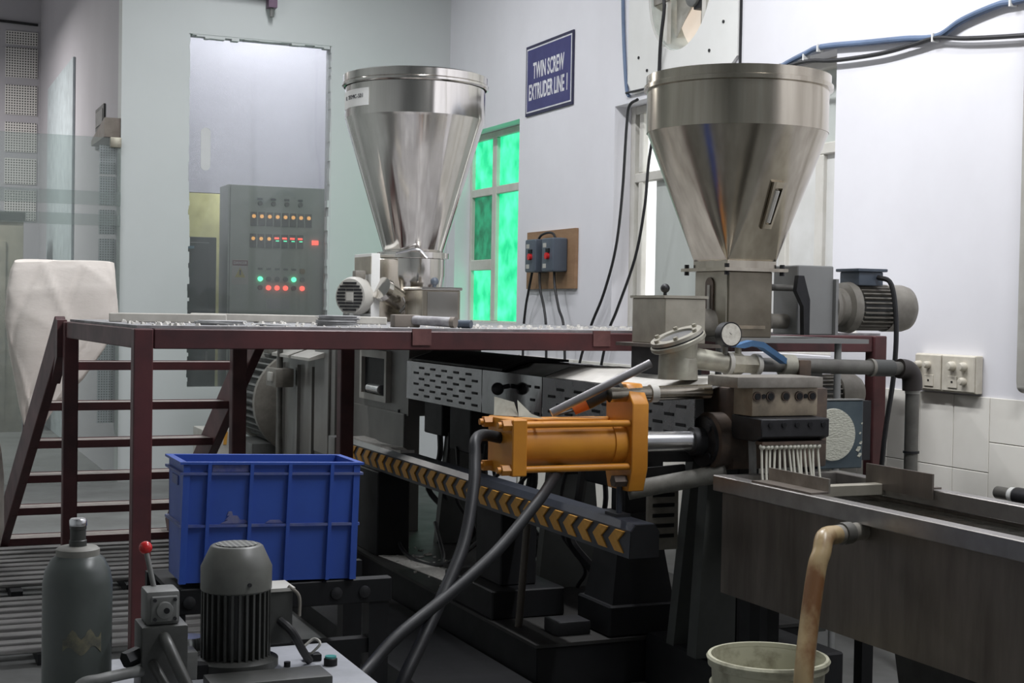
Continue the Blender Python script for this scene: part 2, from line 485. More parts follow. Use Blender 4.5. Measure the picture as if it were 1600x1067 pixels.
b.box(2.49, 3.82, YB, 13.38, 0, 0.83)
b.box(2.49, 3.82, YB, 13.38, 4.02, ZC)
b.box(-3.2, 0.2, YB, 13.38, 0, ZC)
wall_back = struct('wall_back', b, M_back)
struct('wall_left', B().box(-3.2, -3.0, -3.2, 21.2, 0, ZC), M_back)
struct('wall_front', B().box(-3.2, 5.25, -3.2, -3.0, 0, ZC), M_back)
struct('wall_hall_side', B().box(1.9, 2.0, 13.38, 20.6, 0, ZC), M_hall)
struct('wall_hall_end', B().box(-3.0, 2.0, 20.6, 20.8, 0, ZC), M_hall)
# control room behind the glazed opening
b = B()
b.box(2.0, 2.70, 15.0, 15.1, 0, ZC)
b.box(3.25, 5.25, 15.0, 15.1, 0, ZC)
b.box(2.70, 3.25, 15.0, 15.1, 2.735, ZC)
struct('wall_control_room', b, M_lav)
struct('wall_store', B().box(2.0, 5.25, 16.3, 16.4, 0, ZC), M_doorlight)
struct('wall_control_side', B().box(5.25, 5.35, 13.38, 16.4, 0, ZC), M_lav)
ld = bpy.data.lights.new('store_lamp_light', 'POINT')
ld.energy = 36
ld.color = (1.0, 0.95, 0.70)
ld.shadow_soft_size = 0.15
o = bpy.data.objects.new('store_lamp_light', ld)
o.location = (3.9, 15.7, 3.2)
COL.objects.link(o)

# wainscot tiles, each its own piece on the right wall
tile_me = {}
def tile(y0, y1, z0, z1):
    k = (round(y1 - y0, 3), round(z1 - z0, 3))
    if k not in tile_me:
        o = part('tile', B().box(-0.008, 0.0, 0, k[0], 0, k[1]).bevel(0.002, 1), M_tile, wall_right, local=True)
        tile_me[k] = o.data
    else:
        o = bpy.data.objects.new('tile', tile_me[k])
        COL.objects.link(o)
        o.parent = wall_right
    o.location = (XW - 0.0025 - random.random() * 0.0015, y0, z0)
part('grout', B().box(XW - 0.004, XW, 3.6, 11.4, 0, 1.20), M_grout, wall_right)
g = 0.004
y = 11.36
while y > 3.7:
    ya = y - 0.262
    rows = (1.20, 0.826, 0.452, 0.078) if y > 5.85 else (1.20, 0.978, 0.604, 0.23)
    zs = list(rows) + [0.0]
    for a, c in zip(zs[:-1], zs[1:]):
        if a - c > 0.03:
            tile(ya + g, y, c + g, a)
    y = ya

# window_1: green-filmed casement, in the recess of the right wall near the corner
win1 = struct('window_1', B().box(5.15, 5.22, 11.47, 11.52, 1.43, 3.23), M_winframe, 'window with green film panes and pale frame near the corner')
def wf(y0, y1, z0, z1, parent=win1, x0=5.15, x1=5.22):
    part('window_frame', B().box(x0, x1, y0, y1, z0, z1).bevel(0.006, 1), M_winframe, parent)
wf(12.93, 12.98, 1.43, 3.23); wf(11.52, 12.93, 3.17, 3.23); wf(11.52, 12.93, 1.43, 1.48)
wf(12.33, 12.43, 1.48, 3.17)
wf(11.52, 12.33, 2.645, 2.72); wf(12.43, 12.93, 2.645, 2.72); wf(12.43, 12.93, 1.95, 2.05)
def pane(name, y0, y1, z0, z1, m_, parent, x=5.185):
    part(name, B().box(x, x + 0.006, y0, y1, z0, z1), m_, parent)
pane('pane', 11.52, 12.33, 2.72, 3.17, M_green, win1); pane('pane', 11.52, 12.33, 1.48, 2.645, M_green, win1)
pane('pane', 12.43, 12.93, 2.72, 3.17, M_green, win1); pane('pane', 12.43, 12.93, 2.05, 2.645, M_greend, win1)
pane('pane', 12.43, 12.93, 1.48, 1.95, M_green, win1)

# window_2: large cream window behind the right-hand hopper
win2 = struct('window_2', B().box(5.14, 5.22, 9.62, 9.69, 1.35, 3.12), M_winframe, 'wide cream framed window behind the right hopper')
def wf2(y0, y1, z0, z1, x0=5.14, x1=5.22):
    wf(y0, y1, z0, z1, win2, x0, x1)
wf2(6.93, 6.98, 1.35, 3.12); wf2(6.98, 9.62, 3.06, 3.12); wf2(6.98, 9.62, 1.35, 1.41)
wf2(6.98, 9.62, 2.55, 2.62); wf2(9.50, 9.56, 1.41, 2.55); wf2(9.50, 9.56, 2.62, 3.06)
wf2(7.62, 7.70, 1.41, 2.55); wf2(7.24, 7.32, 1.41, 2.55); wf2(8.6, 8.68, 1.41, 2.55); wf2(8.1, 8.18, 2.62, 3.06)
pane('pane', 9.56, 9.62, 1.41, 3.06, M_fibre, win2)
pane('pane', 9.36, 9.50, 1.41, 2.55, M_day, win2)
pane('pane', 8.68, 9.36, 1.41, 2.55, M_fibre, win2)
pane('pane', 9.30, 9.50, 2.62, 3.06, M_day, win2)
pane('pane', 8.18, 9.30, 2.62, 3.06, M_fibre, win2)
pane('pane', 6.98, 8.10, 2.62, 3.06, M_fibre, win2)
for a, c in ((6.98, 7.24), (7.32, 7.62), (7.70, 8.60)):
    pane('shutter_panel', a, c, 1.41, 2.55, M_white, win2, 5.17)

# window_3: glazed opening to the control room, with plaster-smeared edges
win3 = struct('window_3', B().box(2.49, 3.82, 13.27, 13.278, 0.83, 4.02), M_glass, 'tall glass pane in the back wall in front of the control cabinet')
b = B()
for side in (0, 1):
    zz = 0.83
    while zz < 4.0:
        h = random.uniform(0.03, 0.09)
        wd = random.uniform(0.008, 0.028) * (1 if zz < 2.6 else 0.5)
        x0 = 2.49 if side == 0 else 3.82 - wd
        b.box(x0, x0 + wd, 13.185, 13.268, zz, min(zz + h, 4.02))
        zz += h
xx = 2.52
while xx < 3.78:
    wd = random.uniform(0.03, 0.10)
    h = random.uniform(0.006, 0.035)
    b.box(xx, min(xx + wd, 3.8), 13.185, 13.268, 4.02 - h, 4.02)
    xx += wd
part('plaster_edge', b, M_back, win3, 'ragged plaster smears along the pane edges')
part('painted_reflection', B().prism([(2.665 + 0.045 * math.cos(a) * 1.0, 3.0 + 0.045 * math.sin(a) + (0.15 if math.sin(a) > 0 else -0.15)) for a in [2 * PI * i / 20 for i in range(20)]], 'y', 13.263, 13.268), M_paintrefl, win3, 'pale vertical lamp reflection painted on the pane')  # tube lamp reflection in the glass, laid on as a pale patch

# exhaust fan in a round hole of the cream board above window_2
FY, FZ, FR = 8.72, 3.82, 0.43
b = B()
outer, inner = [], []
n = 48
for i in range(n):
    a = 2 * PI * i / n
    inner.append((FY + FR * math.cos(a), FZ + FR * math.sin(a)))
    c, s = math.cos(a), math.sin(a)
    t = min((0.73 if c > 0 else 0.76) / max(abs(c), 1e-6), (1.30 if s > 0 else 0.65) / max(abs(s), 1e-6))
    outer.append((FY + c * t, FZ + s * t))
b.loft([[(4.975, *p) for p in inner], [(4.975, *p) for p in outer], [(4.998, *p) for p in outer], [(4.998, *p) for p in inner]], cap=False, closed=True)
fan = thing('exhaust_fan', 'round exhaust fan in a cream board high on the right wall', 'fan', (4.998, FY, FZ - 0.65))
part('mounting_board', b, mat('cream_board', (0.80, 0.80, 0.775), 0.6, 0, (0.74, 0.74, 0.71), 2), fan)
b = B()
b.loft([[(5.0, FY + FR * math.cos(2 * PI * i / n), FZ + FR * math.sin(2 * PI * i / n)) for i in range(n)], [(5.22, FY + FR * math.cos(2 * PI * i / n), FZ + FR * math.sin(2 * PI * i / n)) for i in range(n)],
        [(5.22, FY + (FR - .01) * math.cos(2 * PI * i / n), FZ + (FR - .01) * math.sin(2 * PI * i / n)) for i in range(n)], [(5.0, FY + (FR - .01) * math.cos(2 * PI * i / n), FZ + (FR - .01) * math.sin(2 * PI * i / n)) for i in range(n)]], cap=False, closed=True)
part('shroud', b, mat('fan_shroud', (0.62, 0.66, 0.62), 0.5), fan)
part('motor', B().lathe([(0.05, 0), (0.09, 0.01), (0.09, 0.12), (0.05, 0.13)], (5.03, FY - 0.06, FZ - 0.05), (1, 0, 0), 28).bevel(0.006), M_motgrey, fan)
part('motor_housing', B().box(5.06, 5.16, FY - 0.20, FY - 0.05, FZ - 0.16, FZ + 0.10).bevel(0.01), M_iron, fan)
for k in range(5):
    a0 = 2 * PI * k / 5 + 0.9
    b = B()
    loops = []
    for r_, tw in ((0.08, 0.06), (0.24, 0.045), (0.39, 0.03)):
        cy, cz = FY + r_ * math.cos(a0), FZ + r_ * math.sin(a0)
        ty, tz = -math.sin(a0), math.cos(a0)
        wd = 0.05 + r_ * 0.28
        loops.append([(5.17 + s_ * tw + q, cy + ty * wd * s_, cz + tz * wd * s_) for s_, q in ((-1, 0), (1, 0), (1, 0.004), (-1, 0.004))])
    part('blade', b.loft(loops), M_lgrey, fan)
for dy in (0.26, -0.26):
    part('bracket', B().box(5.02, 5.05, FY + dy - 0.025, FY + dy + 0.025, FZ - 0.40, FZ + 0.40), M_winframe, fan)
part('cross_bracket', B().box(5.01, 5.03, FY + 0.22, FY + 0.42, FZ - 0.05, FZ + 0.01), M_oldmotor, fan)
part('weather_flap', B().box(5.215, 5.225, 8.2, 9.24, 3.30, 4.40), M_flap, fan, 'bright sky-lit flap behind the blades')
for yy, zz in ((9.28, 3.42), (8.13, 3.48), (8.30, 3.32), (9.15, 3.31)):
    part('screw', B().cyl((4.968, yy, zz), (4.976, yy, zz), 0.011, n=10), M_iron, fan)
single('wall_strip', B().box(4.985, 4.999, 7.945, 7.957, 3.17, ZC), M_iron, 'thin dark vertical strip on right wall beside the cream board', 'strip', (4.999, 7.95, 3.17))

# hallway fittings seen left of the back wall
gp = thing('glass_partition', 'glass partition with frosted bands across the hallway on the left', 'partition', (1.05, 13.12, 0))
part('glass_sheet', B().box(0.2, 1.895, 13.125, 13.135, 0, 3.035), M_hallglass, gp)
part('frosted_band', B().box(0.2, 1.895, 13.12, 13.125, 2.44, 2.56), M_film, gp)
part('frosted_band', B().box(0.2, 1.895, 13.12, 13.125, 2.26, 2.36), M_film, gp)
part('clamp', B().box(1.80, 1.895, 13.10, 13.16, 2.95, 3.04).bevel(0.008), M_brass, gp)
hs = [('topmost', 2.74, 3.0), ('second', 2.46, 2.72), ('third', 2.20, 2.42), ('lowest', 0.5, 2.16)]
for nm, z0, z1 in hs:
    single('perforated_panel', B().box(1.752, 1.898, 13.44, 13.46, z0, z1).bevel(0.004, 1), M_perf2, nm + ' narrow perforated white panel behind the glass next to the grey column', 'panel', (1.825, 13.45, z0), 'perforated panels behind the hall glass')
for k, (nm, z0, z1) in enumerate((('topmost short', 5.02, 5.20), ('second', 4.58, 4.98), ('third', 4.08, 4.48), ('fourth', 3.58, 3.98), ('fifth', 3.15, 3.50), ('lowest', 2.66, 3.07))):
    single('perforated_panel', B().box(1.45, 1.86, 20.58, 20.599, z0, z1).bevel(0.004, 1), M_perf, nm + ' perforated panel of the column on the far hall end wall', 'panel', (1.655, 20.599, z0), 'perforated panels on the far hall wall')
single('hall_door', B().box(1.87, 1.899, 16.6, 19.3, 0, 4.28).bevel(0.01), mat('pale_door', (0.50, 0.56, 0.59), 0.6), 'tall pale blue grey door on the hall side wall', 'door', (1.899, 17.9, 0))
nb = thing('notice_board', 'small dark framed notice high on the hall wall beside the grey column', 'notice', (1.899, 14.45, 3.2))
part('frame', B().box(1.88, 1.898, 14.17, 14.75, 3.08, 3.47), M_motdark, nb)
part('sheet', B().box(1.874, 1.88, 14.22, 14.70, 3.12, 3.25), M_motgrey, nb)
part('sheet', B().box(1.874, 1.88, 14.22, 14.70, 3.29, 3.43), M_motgrey, nb)
sl = thing('door_closer_box', 'brown angled box on top of the glass partition beside the grey column', 'box', (1.80, 13.5, 3.0))
part('housing', B().prism([(13.2, 3.05), (14.1, 3.05), (14.1, 3.10), (13.2, 3.22)], 'x', 1.76, 1.899), M_wood, sl)
cb = thing('storage_cabinet', 'beige cabinet with a dark top behind the hall glass', 'cabinet', (1.2, 18.6, 0))
part('body', B().box(0.9, 1.52, 18.4, 18.9, 0, 2.55).bevel(0.01), M_beige, cb)
part('top_cap', B().box(0.88, 1.54, 18.38, 18.92, 2.55, 2.65), M_motdark, cb)
part('door', B().box(0.95, 1.32, 18.385, 18.4, 0.1, 2.3).bevel(0.006), M_beige, cb)
cr = thing('conduit_run', 'thin dark conduit across the far hall end wall near the ceiling', 'conduit', (1.2, 20.58, 5.3))
part('tube', B().tube([(0.6, 20.57, 5.34), (1.86, 20.57, 5.30)], 0.018, smooth=False), M_iron, cr)
rb = thing('ceiling_bracket', 'purple steel bar with a hanging bolt at the top of back wall', 'bracket', (2.9, 13.1, 4.33))
part('arm', B().box(2.45, 3.20, 13.05, 13.18, 4.40, 4.46), mat('purple_paint', (0.16, 0.09, 0.15), 0.5), rb)
part('drop', B().box(3.18, 3.26, 13.05, 13.15, 4.30, 4.46), mat('purple_paint', (0.16, 0.09, 0.15), 0.5), rb)
part('bolt', B().cyl((3.22, 13.1, 4.22), (3.22, 13.1, 4.30), 0.022, n=10), M_motgrey, rb)

# tube lamp fittings on the ceiling
nm = ['ceiling tube lamp above the right hand hopper', 'ceiling tube lamp above the far hopper', 'ceiling tube lamp above the staircase', 'ceiling tube lamp above the cooling tank', 'ceiling tube lamp of the control room', 'ceiling tube lamp of the hallway']
for (x, y, z, L, p_, al), lab in zip(TUBES + [(3.6, 14.2, 5.3, 1.2, 0, 'x'), (-0.6, 17.6, 4.9, 1.2, 0, 'x')], nm):
    lf = thing('tube_lamp', lab, 'lamp', (x, y, z), 'ceiling tube lamps')
    hx, hy = (0.09, L / 2) if al == 'y' else (L / 2, 0.09)
    part('housing', B().box(x - hx, x + hx, y - hy, y + hy, z + 0.06, z + 0.11).bevel(0.01), M_white, lf)
    d = Vector((0, L / 2 - 0.03, 0)) if al == 'y' else Vector((L / 2 - 0.03, 0, 0))
    part('tube', B().cyl(Vector((x, y, z + 0.035)) - d, Vector((x, y, z + 0.035)) + d, 0.016, n=12), M_tube, lf)
    part('hanger', B().cyl((x, y, z + 0.11), (x, y, ZC), 0.008, n=8), M_motgrey, lf)

# ================================================================== MAROON WORK PLATFORM (crosses over the extruder)
PZ = 1.50
pf = thing('work_platform', 'maroon steel work platform with a dusty deck standing over the extruder', 'platform', (2.9, 7.0, 0))
b = B().prism([(0.97, 6.22), (4.80, 6.22), (4.80, 8.0), (3.75, 8.0), (3.75, 9.35), (2.45, 9.35), (2.45, 8.0), (0.90, 8.0)], 'z', PZ - 0.012, PZ)
part('deck', b, M_deck, pf)
def channel(p0, p1, nm='beam', h=0.085, z=PZ - 0.0125):
    part(nm, B().bar((p0[0], p0[1], z - h / 2), (p1[0], p1[1], z - h / 2), 0.05, h).bevel(0.004, 1), M_maroon, pf)
channel((1.035, 6.20), (4.72, 6.20))
channel((0.985, 6.25), (0.895, 7.98))
channel((0.93, 7.98), (4.72, 7.98))
channel((4.78, 6.25), (4.78, 7.94))
channel((2.47, 8.01), (2.47, 9.33)); channel((3.73, 8.01), (3.73, 9.33)); channel((2.5, 9.33), (3.70, 9.33))
channel((2.2, 6.24), (2.2, 7.94), 'joist', 0.06); channel((3.9, 6.24), (3.9, 7.94), 'joist', 0.06)
def leg(x, y, s=0.08):
    part('leg', B().box(x - s / 2, x + s / 2, y - s / 2, y + s / 2, 0.008, PZ - 0.0125).bevel(0.005, 1), M_maroon, pf)
    part('foot_plate', B().box(x - 0.08, x + 0.08, y - 0.08, y + 0.08, 0, 0.008), M_maroon, pf)
leg(0.99, 6.20); leg(0.90, 7.96, 0.075); leg(1.80, 7.98); leg(2.42, 7.98); leg(4.76, 6.20, 0.08); leg(4.76, 7.96); leg(3.70, 9.30)
for x in (2.18, 3.09):
    part('gusset', B().box(x, x + 0.09, 6.165, 6.176, PZ - 0.075, PZ - 0.002), mat('maroon_worn', (0.19, 0.085, 0.08), 0.5, 0, (0.12, 0.05, 0.05), 12), pf)

# ================================================================== STAIRCASE
st = thing('staircase', 'open maroon steel staircase going down behind the platform on the left', 'stairs', (1.3, 9.0, 0))
L0, L1 = Vector((0.865, 8.06, 1.44)), Vector((0.70, 9.92, 0.05))
R0, R1 = Vector((1.93, 8.06, 1.44)), Vector((1.79, 9.92, 0.05))
for a, c in ((L0, L1), (R0, R1)):
    part('stringer', B().bar(a, c, 0.055, 0.19).bevel(0.004, 1), M_maroon, st)
part('top_gusset', B().prism([(8.0, 1.30), (8.0, 1.495), (8.10, 1.50), (8.20, 1.46), (8.42, 1.18), (8.30, 1.14)], 'x', 0.835, 0.885), M_maroon, st)
for k, z in enumerate((1.265, 1.02, 0.775, 0.535, 0.295, 0.055)):
    t = (1.44 - z) / 1.39
    a, c = L0.lerp(L1, t), R0.lerp(R1, t)
    b = B()
    y0, y1 = a.y - 0.10, a.y + 0.11
    x0, x1 = a.x + 0.0, c.x + 0.02
    for p_, q_, r_, s_ in ((x0, x1, y0, y0 + 0.012), (x0, x1, y1 - 0.012, y1)):
        b.box(p_, q_, r_, s_, z - 0.045, z)
    tr = part('tread', b, M_maroon, st)
    for ya, yb_ in ((y0 + 0.012, y0 + 0.075), (y0 + 0.095, y0 + 0.13), (y0 + 0.15, y1 - 0.012)):
        part('slat', B().box(x0 + 0.02, x1 - 0.02, ya, yb_, z - 0.012, z - 0.004), M_tread, tr)

# ================================================================== TWIN SCREW EXTRUDER
ex = thing('twin_screw_extruder', 'long grey and black twin screw extruder with slotted steel barrel covers', 'extruder', (3.15, 7.5, 0))
# black base frame
b = B().box(2.50, 3.85, 5.46, 12.9, 0.0, 0.185)
bf = part('base_frame', b.bevel(0.006, 1), M_black, ex)
part('base_plate', B().box(2.49, 3.86, 5.45, 12.9, 0.185, 0.20), M_basetop, ex)
# gearbox and adapter
b = B().prism([(2.85, 0.20), (3.38, 0.20), (3.38, 1.32), (3.30, 1.40), (2.95, 1.40), (2.85, 1.32)], 'y', 9.66, 11.30).bevel(0.02, 2)
gb = part('gearbox', b, M_gearbox, ex)
for y in (10.15, 10.55, 11.0):
    part('rib', B().box(2.825, 2.85, y, y + 0.05, 0.32, 1.15), M_gearbox, gb)
part('cover_plate', B().box(2.83, 2.85, 9.75, 10.10, 0.55, 1.30).bevel(0.004, 1), M_gearbox, gb)
part('top_cover', B().box(2.90, 3.32, 9.7, 11.25, 1.40, 1.425).bevel(0.006, 1), M_lgrey, gb)
for y in (9.85, 10.42):
    part('lubrication_cap', B().prism([(2.72, 1.205), (2.86, 1.235), (2.86, 1.275), (2.72, 1.225)], 'y', y, y + 0.50), M_lgrey, gb)
b = B()
ad = part('adapter_housing', B().box(2.97, 3.45, 8.46, 9.66, 0.92, 1.34).box(2.97, 3.06, 8.50, 9.66, 0.20, 0.92), M_gearbox, ex)
b = B()
for y0, y1, z0, z1 in ((8.80, 9.36, 1.26, 1.31), (8.80, 9.36, 0.98, 1.02), (8.80, 8.84, 1.02, 1.26), (9.32, 9.36, 1.02, 1.26)):
    b.box(2.935, 2.975, y0, y1, z0, z1)
part('window_frame', b, M_lgrey, ad, 'pale frame of the coupling opening')
part('opening', B().box(2.962, 2.972, 8.84, 9.32, 1.02, 1.26), M_black, ad)
part('coupling', B().cyl((2.955, 8.95, 1.055), (2.955, 9.2, 1.055), 0.03, n=14), M_chrome, ad)
part('vertical_seam', B().box(2.96, 2.972, 8.62, 8.635, 0.32, 0.95), M_motdark, ad)
part('cabinet_panel', B().box(2.955, 2.972, 8.50, 9.6, 0.32, 0.93).bevel(0.004, 1), M_gearbox, ad)
# valve column beside gearbox
vp = part('oil_valve', B().box(2.66, 2.80, 10.55, 10.85, 0.98, 1.12).bevel(0.012), M_oldmotor, gb)
part('oil_line', B().tube([(2.73, 10.7, 1.10), (2.73, 10.7, 1.38), (2.73, 10.85, 1.42)], 0.022, smooth=False), M_pipe, gb)
part('oil_line_coupling', B().cyl((2.73, 10.7, 1.27), (2.73, 10.7, 1.32), 0.034, n=8), M_brass, gb)
part('oil_drop_line', B().tube([(2.73, 10.7, 1.0), (2.74, 10.72, 0.6), (2.78, 10.8, 0.25)], 0.02), M_pipe, gb)
part('oil_valve_cap', B().box(2.64, 2.665, 10.62, 10.74, 1.02, 1.09).bevel(0.01), M_lgrey, vp)

# barrel covers, back to front
HX, HT = 2.95, 3.10
def hood(nm, y0, y1, m_, z0=1.035, zt=1.315):
    t = 0.004
    b = B()
    prof = [(HX, z0), (HX, 1.265), (HT, zt), (3.36, zt), (3.36, 1.05)]
    inn = [(HX + t, z0), (HX + t, 1.263), (HT + 0.002, zt - t), (3.36 - t, zt - t), (3.36 - t, 1.05)]
    return part(nm, b.prism(prof + inn[::-1], 'y', y0, y1), m_, ex, angle=20)
h1 = hood('barrel_cover', 7.22, 8.44, mat('mirror_steel_sheet', (0.46, 0.46, 0.46), 0.10, 1.0, (0.30, 0.30, 0.30), 5, 4, 0.8, bump=0.06, rvar=0.04))
h2 = hood('barrel_cover', 6.44, 7.21, MATS['mirror_steel_sheet'])
h3 = hood('barrel_cover', 4.98, 6.43, mat('dusty_steel_sheet', (0.33, 0.335, 0.35), 0.26, 0.95, (0.24, 0.24, 0.245), 8, 7, 0.9, bump=0.05))
part('black_cover', B().prism([(HX + 0.004, 1.27), (HT, 1.318), (3.34, 1.318), (3.34, 1.33), (HT - 0.004, 1.33), (HX + 0.004, 1.282)], 'y', 6.95, 8.36), M_black, ex)
part('fold_panel', B().prism([(HX + 0.002, 1.268), (HT, 1.3165), (HT, 1.3205), (HX + 0.002, 1.272)], 'y', 8.365, 8.44), M_white, ex)
part('dusty_top', B().prism([(HX + 0.004, 1.267), (HT, 1.316), (3.355, 1.316), (3.355, 1.319), (HT, 1.319), (HX + 0.004, 1.270)], 'y', 5.02, 6.40), mat('dust_covered_sheet', (0.62, 0.60, 0.56), 0.6, 0.3, (0.46, 0.44, 0.40), 9, 8, 0.9), ex)
# louvre slots
def slots(parent, y0, y1, zs, pitch=0.105, L=0.05):
    b = B()
    for r, z in enumerate(zs):
        y = y0 + (pitch / 2 if r % 2 else 0.0)
        while y + L < y1:
            b.box(HX - 0.0035, HX + 0.002, y, y + L, z, z + 0.013)
            y += pitch
    part('louvre_slots', b, M_black, parent, kind='stuff')
slots(h1, 7.28, 8.40, (1.06, 1.093, 1.126, 1.159, 1.192, 1.225), 0.19, 0.075)
slots(h2, 6.47, 6.66, (1.075, 1.14, 1.205))
slots(h3, 5.05, 6.38, (1.06, 1.097, 1.134, 1.171, 1.208), 0.19, 0.075)
part('knob_handle', B().cyl((2.945, 6.83, 1.20), (2.89, 6.83, 1.19), 0.012).sphere((2.88, 6.83, 1.185), 0.033), M_iron, h2)
part('coolant_pipe', B().cyl((2.56, 4.965, 1.272), (3.0, 4.955, 1.283), 0.029), M_pol2, ex, 'bright steel pipe along the barrel front')
part('pipe_clip', B().cyl((2.735, 4.961, 1.276), (2.765, 4.960, 1.277), 0.035), M_lgrey, ex)
# heater boxes and cables underneath
for y, z0, w_ in ((7.95, 0.84, 0.30), (7.50, 0.78, 0.32), (6.9, 0.80, 0.30), (6.3, 0.80, 0.3), (5.75, 0.80, 0.3)):
    part('heater_box', B().box(3.0, 3.25, y, y + w_, z0, 1.034).bevel(0.006, 1), M_black, ex)
for k in range(16):
    y = 5.6 + k * 0.165 + random.uniform(-0.05, 0.05)
    x = random.uniform(2.98, 3.2)
    r = random.choice((0.010, 0.013, 0.018, 0.024))
    pts = [(x, y, 0.86), (x + random.uniform(-.03, .03), y + random.uniform(-.06, .06), 0.70), (x + random.uniform(-.04, .08), y + random.uniform(-.1, .14), 0.50), (x + 0.1, y + random.uniform(-.1, .2), 0.32), (x + .1, y + .1, 0.21)]
    part('cable', B().tube(pts, r, 7), M_cable, ex)
for pts, r in (([(3.0, 7.7, 0.80), (2.97, 7.55, 0.62), (2.98, 7.35, 0.60), (3.05, 7.2, 0.70)], 0.011), ([(3.0, 7.45, 0.7), (2.95, 7.3, 0.58), (3.0, 7.0, 0.60), (3.05, 6.8, 0.75)], 0.011), ([(2.95, 7.9, 0.34), (2.85, 7.5, 0.23), (2.75, 7.2, 0.225), (2.85, 6.9, 0.26), (3.0, 6.7, 0.35)], 0.012), ([(2.7, 8.0, 0.42), (2.66, 7.6, 0.23), (2.75, 7.2, 0.23), (2.9, 6.8, 0.5)], 0.012)):
    part('cable', B().tube(pts, r, 7), M_cable, ex)
for y in (5.20, 6.55, 8.0):
    part('barrel_support', B().prism([(3.0, 0.20), (3.36, 0.20), (3.28, 1.0), (3.08, 1.0)], 'y', y, y + 0.06), mat('dark_green_grey', (0.06, 0.065, 0.06), 0.5), ex)
part('vented_end_plate', B().box(2.86, 3.0, 5.18, 5.20, 0.62, 0.90), M_oldmotor, ex)
for k in range(5):
    part('vent_slot', B().box(2.88, 2.98, 5.176, 5.181, 0.67 + k * 0.042, 0.685 + k * 0.042), M_black, ex)
# front pedestal on the base plate
part('pedestal', B().loft([[(2.86, 5.48, 0.336), (3.16, 5.48, 0.336), (3.16, 5.75, 0.336), (2.86, 5.75, 0.336)], [(2.92, 5.53, 0.72), (3.10, 5.53, 0.72), (3.10, 5.70, 0.72), (2.92, 5.70, 0.72)]]), M_black, ex)
part('pedestal_base', B().box(2.84, 3.40, 5.465, 5.78, 0.20, 0.336).bevel(0.008, 1), M_black, ex)
part('pedestal_column', B().box(2.95, 3.08, 5.55, 5.68, 0.72, 1.034), M_black, ex)
part('side_block', B().box(3.0, 3.6, 4.85, 5.44, 0.0, 0.22).bevel(0.008, 1), M_black, ex)
part('floor_darkening_slab', B().box(1.98, 2.485, 4.75, 9.2, 0.0, 0.045).bevel(0.006, 1), M_black, ex)  # no real tray: black slab added to darken the floor beside the base
part('darkening_slab_edge', B().box(1.96, 1.98, 4.75, 9.2, 0.0, 0.09), M_black, ex)  # raised edge of the added darkening slab
part('front_post', B().box(3.16, 3.26, 4.98, 5.10, 0.2, 0.98).bevel(0.006, 1), M_black, ex)
part('head_support', B().prism([(2.96, 0.22), (3.14, 0.22), (3.14, 0.93), (3.00, 0.93)], 'y', 4.95, 5.02), mat('dark_green_grey', (0.06, 0.065, 0.06), 0.5), ex)
part('head_support_edge', B().bar((3.10, 4.94, 0.62), (3.13, 4.94, 0.94), 0.014, 0.014), M_motgrey, ex)
part('cross_pipe', B().cyl((2.70, 5.06, 0.885), (3.05, 4.90, 0.965), 0.036, 0.036, 18), mat('grey_wrapped_pipe', (0.22, 0.215, 0.19), 0.6, 0, (0.13, 0.125, 0.11), 18), ex)

# ================================================================== DRIVE MOTOR at the far end of the extruder
dm = thing('drive_motor', 'large grey finned drive motor behind the staircase end of the extruder', 'motor', (3.15, 12.0, 0.2))
part('body', B().lathe([(0.34, 0), (0.34, 0.85)], (3.15, 11.55, 0.80), (0, 1, 0), 40), M_motdark, dm)
for k in range(36):
    a = 2 * PI * k / 36
    ca, sa = math.cos(a), math.sin(a)
    part('fin', B().bar((3.15 + 0.365 * ca, 11.60, 0.80 + 0.365 * sa), (3.15 + 0.365 * ca, 12.35, 0.80 + 0.365 * sa), 0.018, 0.06, (ca, 0, sa)), M_motgrey, dm)
part('end_bell', B().lathe([(0.20, 0), (0.36, 0.02), (0.43, 0.05), (0.43, 0.12), (0.36, 0.15)], (3.15, 11.42, 0.80), (0, 1, 0), 48), M_oldmotor, dm)
part('fan_cover', B().lathe([(0.42, 0), (0.42, 0.20), (0.33, 0.27), (0.05, 0.28)], (3.15, 12.38, 0.80), (0, 1, 0), 48), M_lgrey, dm)
part('terminal_box', B().box(2.95, 3.35, 11.75, 12.15, 1.18, 1.36).bevel(0.02), M_oldmotor, dm)
for x in (2.86, 3.44):
    part('foot', B().box(x - 0.12, x + 0.12, 11.62, 12.3, 0.20, 0.46).bevel(0.01), M_motgrey, dm)
sp = thing('striped_hazard_box', 'small box with orange and black stripes beside the drive motor', 'box', (2.42, 11.4, 0))
part('box_body', B().box(2.25, 2.48, 11.2, 11.55, 0.0, 0.62).bevel(0.008), M_lgrey, sp)
for k in range(4):
    part('stripe', B().prism([(2.265 + k * 0.05, 0.50), (2.29 + k * 0.05, 0.50), (2.30 + k * 0.05, 0.60), (2.275 + k * 0.05, 0.60)], 'y', 11.193, 11.20), M_chev, sp)

